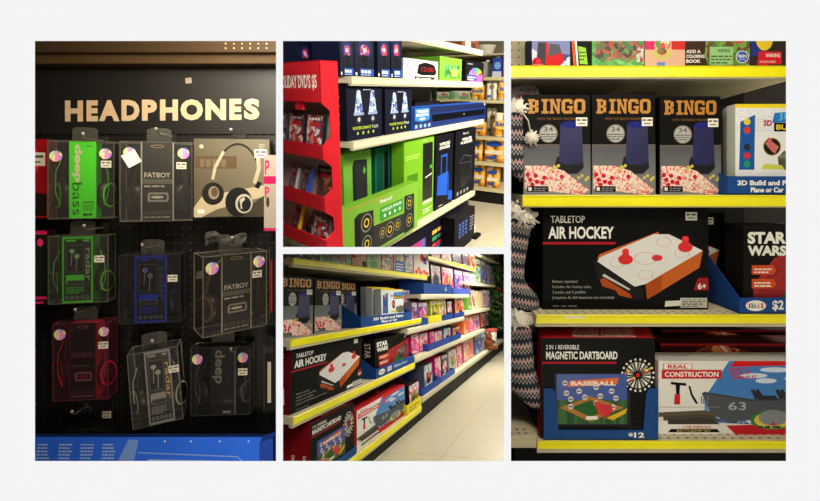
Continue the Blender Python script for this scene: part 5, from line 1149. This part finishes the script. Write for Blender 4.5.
cb('toy_box', 'blue toy box with white lettering panel on the top toy shelf', 'toy', 393.5, 404, 252, Z0, .03, .12, (50, 60, 130), lambda a: (a.rect(0, 0, 1, 1, TOYM['greens']), a.rect(.1, .0, .95, .55, col((50, 96, 180))), a.bars(.2, .1, .85, .5, 3, W_)))
cb('toy_box', 'muted purple toy box left of the white box with red figures', 'toy', 404.5, 413, 252, Z0, .03, .12, (110, 80, 100), toy_art('purples', 'greens'))
cb('toy_box', 'white toy box with red and orange round figures, end of the top toy shelf', 'toy', 413.5, 428, 252, Z0, .03, .12, (220, 216, 210), lambda a: (a.rect(0, 0, 1, 1, col((224, 218, 214))), a.ell(.55, .75, .14, .18, col((206, 50, 50))), a.rect(.62, .5, .85, .8, col((90, 60, 150))),
    [a.ell(u, v, .11, .09, col(c)) for u, v, c in ((.15, .12, (220, 90, 40)), (.4, .1, (226, 60, 40)), (.65, .15, (232, 80, 50)), (.85, .1, (226, 60, 46)), (.3, .25, (236, 120, 50)))]))
# bingo shelf
Z1 = ZC['1']
cb('bingo_game', 'bingo box cut by the left edge of the toy aisle view', 'game', 279, 313.5, 283, Z1, .05, .07, (16, 15, 14), art_bingo, zt=ztop(300, 276, .05), group='bingo games in the aisle')
cb('bingo_game', 'second bingo box in the toy aisle, in front of a third', 'game', 315, 341.5, 283, Z1, .06, .06, (16, 15, 14), art_bingo, zt=ztop(328, 279, .06), group='bingo games in the aisle')
cb('bingo_game', 'third bingo box in the toy aisle, half hidden', 'game', 332, 356.5, 283, Z1, .14, .06, (16, 15, 14), art_bingo, zt=ztop(342, 281, .14), group='bingo games in the aisle')
xa = C.P(361, 326, .01)[0]; xb = C.P(400, 322, .01)[0]
tray(C, 'display_tray', 'blue tray of white kit boxes on the bingo shelf of the aisle', xa, xb+.22, Z1+.001, .15, .01, .22, (30, 74, 140), lambda a: (a.text('3D Build and Paint', .2, .5, .8, .8, W_, bold=.04), a.text('Plane or Car', .34, .14, .66, .42, W_, bold=.04)), lip=.34)
for i, (l, y, nm_) in enumerate(((381, .03, 'front white kit box with yellow top in the aisle tray'), (372, .085, 'kit box just behind the front one in the aisle tray'), (367, .14, 'rearmost kit box in the aisle tray'))):
    cb('model_kit', nm_, 'toy', l, l+22, 290, Z1+.006, y, .045, (206, 208, 206), art_jet, zt=ztop(l+8, 289-i, y), group='plane kits in the aisle')
for i, (l, r_, yt, k_, sc) in enumerate(((403.5, 409.5, 290, 'pinks', (110, 150, 190)), (410, 415.5, 292, 'darks', (70, 66, 90)))): cb('toy_box', ('pink toy box right of the kit tray', 'dark toy box at the end of the bingo shelf')[i], 'toy', l, r_, yt, Z1, .12, .1, sc, toy_art(k_, title=(110, 160, 200)))
# air hockey shelf
Z2 = ZC['2']
cb('air_hockey_game', 'air hockey box with dark red end, front of the aisle shelf', 'game', 291.5, 361.5, 352, Z2, .03, .10, (120, 16, 26), lambda a: (a.rect(0, 0, 1, 1, col((14, 14, 14))), art_hockey(a)), zt=ztop(300, 347, .03)-.004, group='air hockey games in the aisle',
   left=lambda a: (a.rect(0, 0, 1, 1, col((110, 16, 24))), a.text('AIR HOCKEY', .35, .55, .65, .95, W_, rot=-90, bold=.02), a.poly([(.3, .1), (.35, .35), (.7, .4), (.75, .15)], W_)))
cb('air_hockey_game', 'second air hockey box behind the front one in the aisle', 'game', 300, 368, 352, Z2, .15, .10, (20, 16, 18), art_hockey, zt=ztop(305, 346, .15)-.015, group='air hockey games in the aisle')
xa = C.P(376, 377, .008)[0]; xb = C.P(414, 356, .008)[0]
tray(C, 'display_tray', 'blue tray with white price under the red space game in the aisle', xa, xb, Z2+.001, .16, .008, .24, (30, 72, 142), lambda a: (art_logo(a, .06, .2, .2, .8), a.text('$20', .26, .2, .36, .8, W_, bold=.03), a.text('Galaxy Game', .42, .3, .78, .7, W_)), lip=.30)
cb('space_game', 'red and black space saga game box in the aisle tray', 'game', 374.5, 408, 338, Z2+.006, .03, .09, (24, 20, 22), lambda a: (a.rect(0, 0, 1, 1, K), art_saga(a)), zt=ztop(376, 340, .03), group='space saga games in the aisle', left=lambda a: a.text('STAR', .3, .5, .7, .9, W_, rot=-90))
cb('space_game', 'rear space saga game box in the aisle tray', 'game', 371, 405, 338, Z2+.006, .14, .08, (24, 20, 22), art_saga, zt=ztop(376, 339, .14), group='space saga games in the aisle')
# bottom shelf
Z3 = ZC['3']
xd0 = C.P(308, 440, .03)[0]; xd1 = C.P(352, 420, .03)[0]; zd = ztop(309, 423, .03)
tray(C, 'display_tray', 'blue tray with high posts holding dartboard boxes in the aisle', xd0-.01, xd1+.01, Z3+.001, .10, .012, .40, (34, 76, 136), None, lip=.30)
for i in range(7):
    o = carton(C, 'dartboard_game', ('front dartboard box of the aisle stack', 'second dartboard box of the aisle stack', 'third dartboard box of the aisle stack', 'fourth dartboard box of the aisle stack', 'fifth dartboard box of the aisle stack', 'sixth dartboard box of the aisle stack', 'rearmost dartboard box of the aisle stack')[i]+', red spine showing', 'game', xd0, xd1, Z3+.006, zd, .02+.052*i, .048, col((150, 20, 32), .4),
        (lambda a: (a.rect(0, 0, 1, 1, col((17, 17, 17), .4)), art_dart(a))) if i == 0 else None, group='dartboard games in the aisle', top=lambda a: (a.rect(0, 0, 1, 1, col((178, 24, 34))), a.text('MAGNETIC DARTBOARD', .3, .2, .86, .8, W_, bold=.02)),
        left=lambda a: (a.rect(0, 0, 1, 1, col((140, 18, 30))), a.text('DARTBOARD', .32, .18, .62, .46, W_, rot=-90, bold=.02)))
cb('construction_kit', 'white and blue warship construction kit box in the aisle', 'toy', 356.5, 405, 400, Z3, .03, .07, (200, 40, 44), art_build, zt=ztop(358, 413, .03)+.012)
cb('light_sword_toy', 'dark red blade toy box behind the warship kit in the aisle', 'toy', 355, 404, 400, Z3, .12, .09, (60, 16, 16), lambda a: SABER(Art(a.mb, a.pt(0, .75), a.U, a.V, a.w, a.h*.25)), zt=ztop(358, 403, .12)+.01, group='blade toys in the aisle')
cb('light_sword_toy', 'rear blade toy box behind the warship kit in the aisle', 'toy', 356, 396, 400, Z3, .23, .09, (50, 14, 14), lambda a: (SABER(Art(a.mb, a.pt(0, .75), a.U, a.V, a.w, a.h*.25)), a.text('STAR', .7, .8, .9, .95, W_, bold=.05)), zt=ztop(358, 399, .23)+.01, group='blade toys in the aisle')
cb('toy_box', 'black and pink toy box standing in the small yellow tray', 'toy', 408.5, 419, 383, Z3, .03, .08, (24, 20, 24), toy_art('pinks', 'greens'), zt=ztop(410, 386))
xa = C.P(407.5, 415, .006)[0]; xb = C.P(421, 400, .006)[0]
tray(C, 'display_tray', 'small yellow tray at the end of the bottom aisle shelf', xa, xb, Z3+.001, .10, .006, .14, (226, 210, 40), lambda a: a.bars(.15, .2, .85, .8, 2, col((120, 110, 30))), lip=.55)

# second and far sections: item rows. (left px, right px, top px at the middle, palette, side colour, words)
def row(z, y, items, where, group=None):
    for i, it in enumerate(items):
        l, r_, yt, k_, sc, words = it[:6]
        k2 = it[6] if len(it) > 6 else None
        cb('toy_box', words+' '+where, 'toy', l, r_, yt, z, y, .14, sc, toy_art(k_, k2, title=it[7] if len(it) > 7 else None))
def ctray(xl, xr, z, h, c, label, lip=.45, txt=None):
    ym = 300; zz = z
    # find pixel rows on the shelf lip for the two ends
    def xat(px):
        lo, hi = 200, 460
        for _ in range(30):
            m_ = (lo+hi)/2
            if C.P(px, m_, .006)[1] > z: lo = m_
            else: hi = m_
        return C.P(px, lo, .006)[0]
    tray(C, 'display_tray', label, xat(xl), xat(xr), z+.001, h, .006, .2, c, txt, lip=lip)
BLU = (34, 70, 142)
row(.484, .05, [(431, 440, 251, 'oranges', (200, 70, 40), 'orange red toy box, first'), (441, 451, 251.5, 'reds', (190, 60, 50), 'red toy box, second'), (452, 461, 252, 'darks', (40, 46, 76), 'navy toy box, third'), (462, 468, 252.5, 'darks', (60, 40, 44), 'dark toy box, fourth'), (468.5, 475, 253, 'reds', (160, 50, 46), 'red topped toy box, last')], 'on the upper shelf of the second toy section')
row(.186, .05, [(430.5, 440, 265, 'whites', (60, 60, 60), 'black and white toy box, first', 'darks'), (441, 452.5, 267, 'pinks', (60, 40, 40), 'pink and peach toy box, second', 'oranges'), (454, 462, 269.5, 'purples', (90, 80, 140), 'purple toy box, third'), (462.5, 469.5, 271, 'purples', (120, 60, 110), 'violet toy box, fourth', 'pinks')], 'on the blue tray shelf of the second toy section')
ctray(424, 452.5, .180, .13, BLU, 'long blue tray under the black and pink toys', .62, lambda a: (a.text('$', .70, .3, .72, .7, W_), a.text('5', .73, .3, .76, .7, W_, bold=.02)))
ctray(453.5, 469, .180, .11, (60, 80, 160), 'violet blue tray right of the long blue tray', .5)
row(-.034, .05, [(411.5, 417, 302, 'purples', (120, 110, 130), 'grey lilac toy box, first'), (418, 427, 302, 'purples', (150, 90, 150), 'purple toy box, second', 'pinks'), (430, 437.5, 300, 'yellows', (150, 160, 50), 'yellow green toy box, third'), (438, 445.5, 299, 'yellows', (200, 190, 70), 'pale yellow toy box, fourth', 'whites'), (447, 451.5, 301, 'whites', (40, 40, 60), 'white figure toy box, fifth'), (454, 463.5, 297.5, 'oranges', (80, 50, 40), 'orange toy box, last', 'reds')], 'on the middle shelf of the second toy section')
ctray(419, 428, -.040, .07, BLU, 'small blue tray under the purple toys', .6); ctray(429, 442, -.040, .11, (222, 206, 50), 'yellow tray of activity sets', .5); ctray(443, 453, -.040, .09, BLU, 'blue tray beside the yellow tray', .5); ctray(454.5, 464, -.040, .09, (30, 60, 130), 'dark blue tray at the end of the middle shelf', .5)
row(-.226, .05, [(411, 418.5, 334, 'pinks', (206, 30, 110), 'magenta doll box, first'), (419, 427.5, 333, 'pinks', (190, 60, 130), 'pink doll box, second', 'whites'), (429.5, 434, 331.5, 'pinks', (200, 40, 110), 'narrow pink doll box, third'), (434.5, 442, 331, 'pinks', (210, 70, 140), 'pink box with pale panel, fourth', 'tans'), (443, 450.5, 328, 'teals', (70, 110, 150), 'white and teal toy box, fifth', 'whites'), (452, 460, 327, 'reds', (90, 60, 60), 'brown red toy box, last')], 'on the lower shelf of the second toy section')
ctray(428.5, 451, -.232, .07, (50, 70, 150), 'long blue tray under the pink doll boxes', .7); ctray(451.8, 461, -.232, .08, BLU, 'blue tray at the end of the lower shelf', .6)
row(-.492, .05, [(423.5, 432, 364, 'teals', (90, 90, 120), 'multicoloured toy box, first', 'reds'), (434.5, 440.5, 357, 'pinks', (214, 20, 120), 'bright magenta toy box, second'), (441, 447.5, 354, 'darks', (60, 40, 60), 'dark toy box with pale panel, third', 'whites'), (448.5, 456, 350, 'whites', (190, 190, 190), 'white and green toy box, fourth', 'greens'), (456.5, 461, 345.5, 'pinks', (200, 100, 130), 'soft pink toy box, last')], 'on the base shelf of the second toy section')
ctray(422, 440, -.498, .12, (36, 70, 150), 'blue tray at the near end of the base shelf', .38); ctray(441, 455, -.498, .06, (60, 90, 170), 'low blue tray on the base shelf', .7)
row(.696, .08, [(480, 484, 251, 'whites', (200, 190, 170), 'cream toy box, first'), (484.5, 489, 252, 'whites', (205, 200, 190), 'white toy box, second'), (489.5, 494, 252, 'tans', (190, 180, 150), 'tan toy box, third'), (494.5, 499, 254, 'greens', (100, 90, 80), 'greenish toy box, last')], 'on the highest shelf of the far toy section')
row(.321, .06, [(469, 475, 274, 'whites', (200, 200, 195), 'flat white toy box, first'), (475.5, 480.5, 259, 'greens', (120, 160, 110), 'pale green toy box, second', 'teals'), (481, 485, 261, 'blues', (110, 120, 180), 'lilac blue toy box, third'), (485.5, 489, 264, 'purples', (140, 90, 110), 'plum toy box, fourth', 'whites'), (489.5, 494.5, 266, 'blues', (100, 120, 150), 'blue grey toy box, last', 'whites')], 'on the second shelf of the far toy section')
row(.008, .06, [(467, 470.5, 289, 'greens', (90, 170, 60), 'lime toy box, first'), (471, 474, 290, 'whites', (200, 190, 190), 'pale red toy box, second', 'reds'), (474.5, 478, 291, 'tans', (200, 180, 130), 'tan slim box, third'), (478.5, 482, 291.5, 'tans', (196, 172, 120), 'tan slim box, fourth'), (482.5, 489.5, 290, 'purples', (150, 140, 160), 'grey lilac toy box, last', 'whites')], 'on the third shelf of the far toy section')
row(-.230, .06, [(463, 468.5, 316.5, 'oranges', (226, 110, 60), 'orange toy box, first'), (469, 472.5, 316, 'pinks', (214, 60, 110), 'hot pink toy box, second'), (473, 479, 315, 'pinks', (210, 120, 150), 'dusty pink toy box, third', 'purples'), (480, 484.5, 313, 'reds', (150, 60, 50), 'red brown toy box, fourth'), (485, 488, 312, 'darks', (80, 60, 100), 'dark violet toy box, last')], 'on the fourth shelf of the far toy section')
row(-.492, .06, [(463, 468.5, 341, 'pinks', (210, 110, 130), 'pink toy box, first', 'tans'), (469, 473, 338.5, 'oranges', (220, 150, 90), 'peach toy box, second'), (474, 480, 335.5, 'blues', (50, 80, 160), 'blue toy box, third'), (480.5, 486, 334, 'blues', (120, 140, 170), 'grey blue toy box, last', 'whites')], 'on the base shelf of the far toy section')
# garland tree, planter and teddy bear at the far end
def floorx(px, py): return None
GX, GY = 5.35, .10
gx, gz0 = C.P(498.5, 336, GY); GX = gx
t = thing('garland_tree', C.at((GX, GY, -.498)), 'dark green artificial tree with red berries at the far end of the toy aisle', 'tree')
zt_ = C.P(500, 268, GY)[1]+.498; R = random.Random(11)
mb = MB(); mb.tube([(0, 0, 0), (.01, 0, zt_*.5), (0, 0, zt_)], [.03, .02, .01], col((70, 50, 36))); mb.link('trunk', t)
mb = MB(); g1, g2 = col((112, 156, 92), .8), col((76, 118, 68), .8)
for i in range(2400):
    z = R.uniform(.12, 1)*zt_; rad = .40*(1-.35*z/zt_); an = R.uniform(0, 2*PI); r0 = rad*math.sqrt(R.random()); x, y = r0*math.cos(an), r0*math.sin(an)*.55
    d = Vector((math.cos(an)+R.uniform(-.6, .6), math.sin(an)+R.uniform(-.6, .6), R.uniform(-.7, .4))).normalized()*.07; s_ = Vector((-d.y, d.x, R.uniform(-.02, .02))).normalized()*.011
    p = Vector((x, y, z)); mb.add([p-s_, p+d*.5-s_*1.6, p+d, p+d*.5+s_*1.6, p+s_], [(0, 1, 2, 3, 4)], g1 if i % 2 else g2)
mb.link('foliage', t)
for i in range(14):
    z = R.uniform(.2, 1)*zt_; an = R.uniform(PI, 2*PI); mb = MB(); mb.sphere((.20*math.cos(an), .12*math.sin(an), z), .022, col((190, 30, 34), .3), n=8); mb.link('berry', t)
px_, _z = C.P(496, 343, -.02)
t = thing('planter', C.at((px_-.05, .05, -.4975)), 'white pot with a red trimmed top beside the dark green tree', 'planter')
hp = .19
mb = MB(); mb.lathe([(.07, 0), (.08, .01), (.105, hp), (.10, hp), (.07, .02)], (0, 0, 0), col((206, 200, 186), .5), n=24); mb.link('pot', t)
mb = MB(); mb.lathe([(.106, hp-.005), (.114, hp+.005), (.114, hp+.03), (.1, hp+.035), (.05, hp+.03)], (0, 0, 0), col((196, 84, 80), .5), n=24); mb.link('rim', t)
tx = C.P(490.5, 347, -.02)[0]
t = thing('teddy_bear', C.at((tx, .0, -.4975), math.radians(-30)), 'small brown stuffed bear sitting beside the white pot', 'stuffed bear')
br, br2 = col((120, 66, 40), .95), col((160, 100, 66), .95)
mb = MB(); mb.sphere((0, 0, .07), .06, br, (1, .85, 1.1), 14); mb.sphere((0, -.01, .155), .045, br, (1, .95, .95), 14); mb.tube([(-.04, 0, .11), (-.075, -.04, .075)], [.022, .018], br); mb.tube([(.04, 0, .11), (.075, -.04, .075)], [.022, .018], br)
mb.tube([(-.03, -.02, .025), (-.05, -.10, .022)], [.026, .024], br); mb.tube([(.03, -.02, .025), (.05, -.10, .022)], [.026, .024], br); mb.link('body', t)
for sx in (-1, 1): mb = MB(); mb.sphere((sx*.034, 0, .195), .017, br, (1, .6, 1), 10); mb.link('ear', t); mb = MB(); mb.sphere((sx*.016, -.046, .163), .005, K, n=8); mb.link('eye', t)
mb = MB(); mb.sphere((0, -.045, .145), .02, br2, (1, .8, .8), 10); mb.sphere((0, -.062, .150), .006, K, n=8); mb.link('muzzle', t)

# drop whatever ended entirely behind a divider
for o in [o for o in bpy.data.objects if o.type == 'MESH' and len(o.data.polygons) == 0]: bpy.data.objects.remove(o)
for o in [o for o in bpy.data.objects if o.type == 'EMPTY' and not any(c.parent == o for c in bpy.data.objects)]: bpy.data.objects.remove(o)
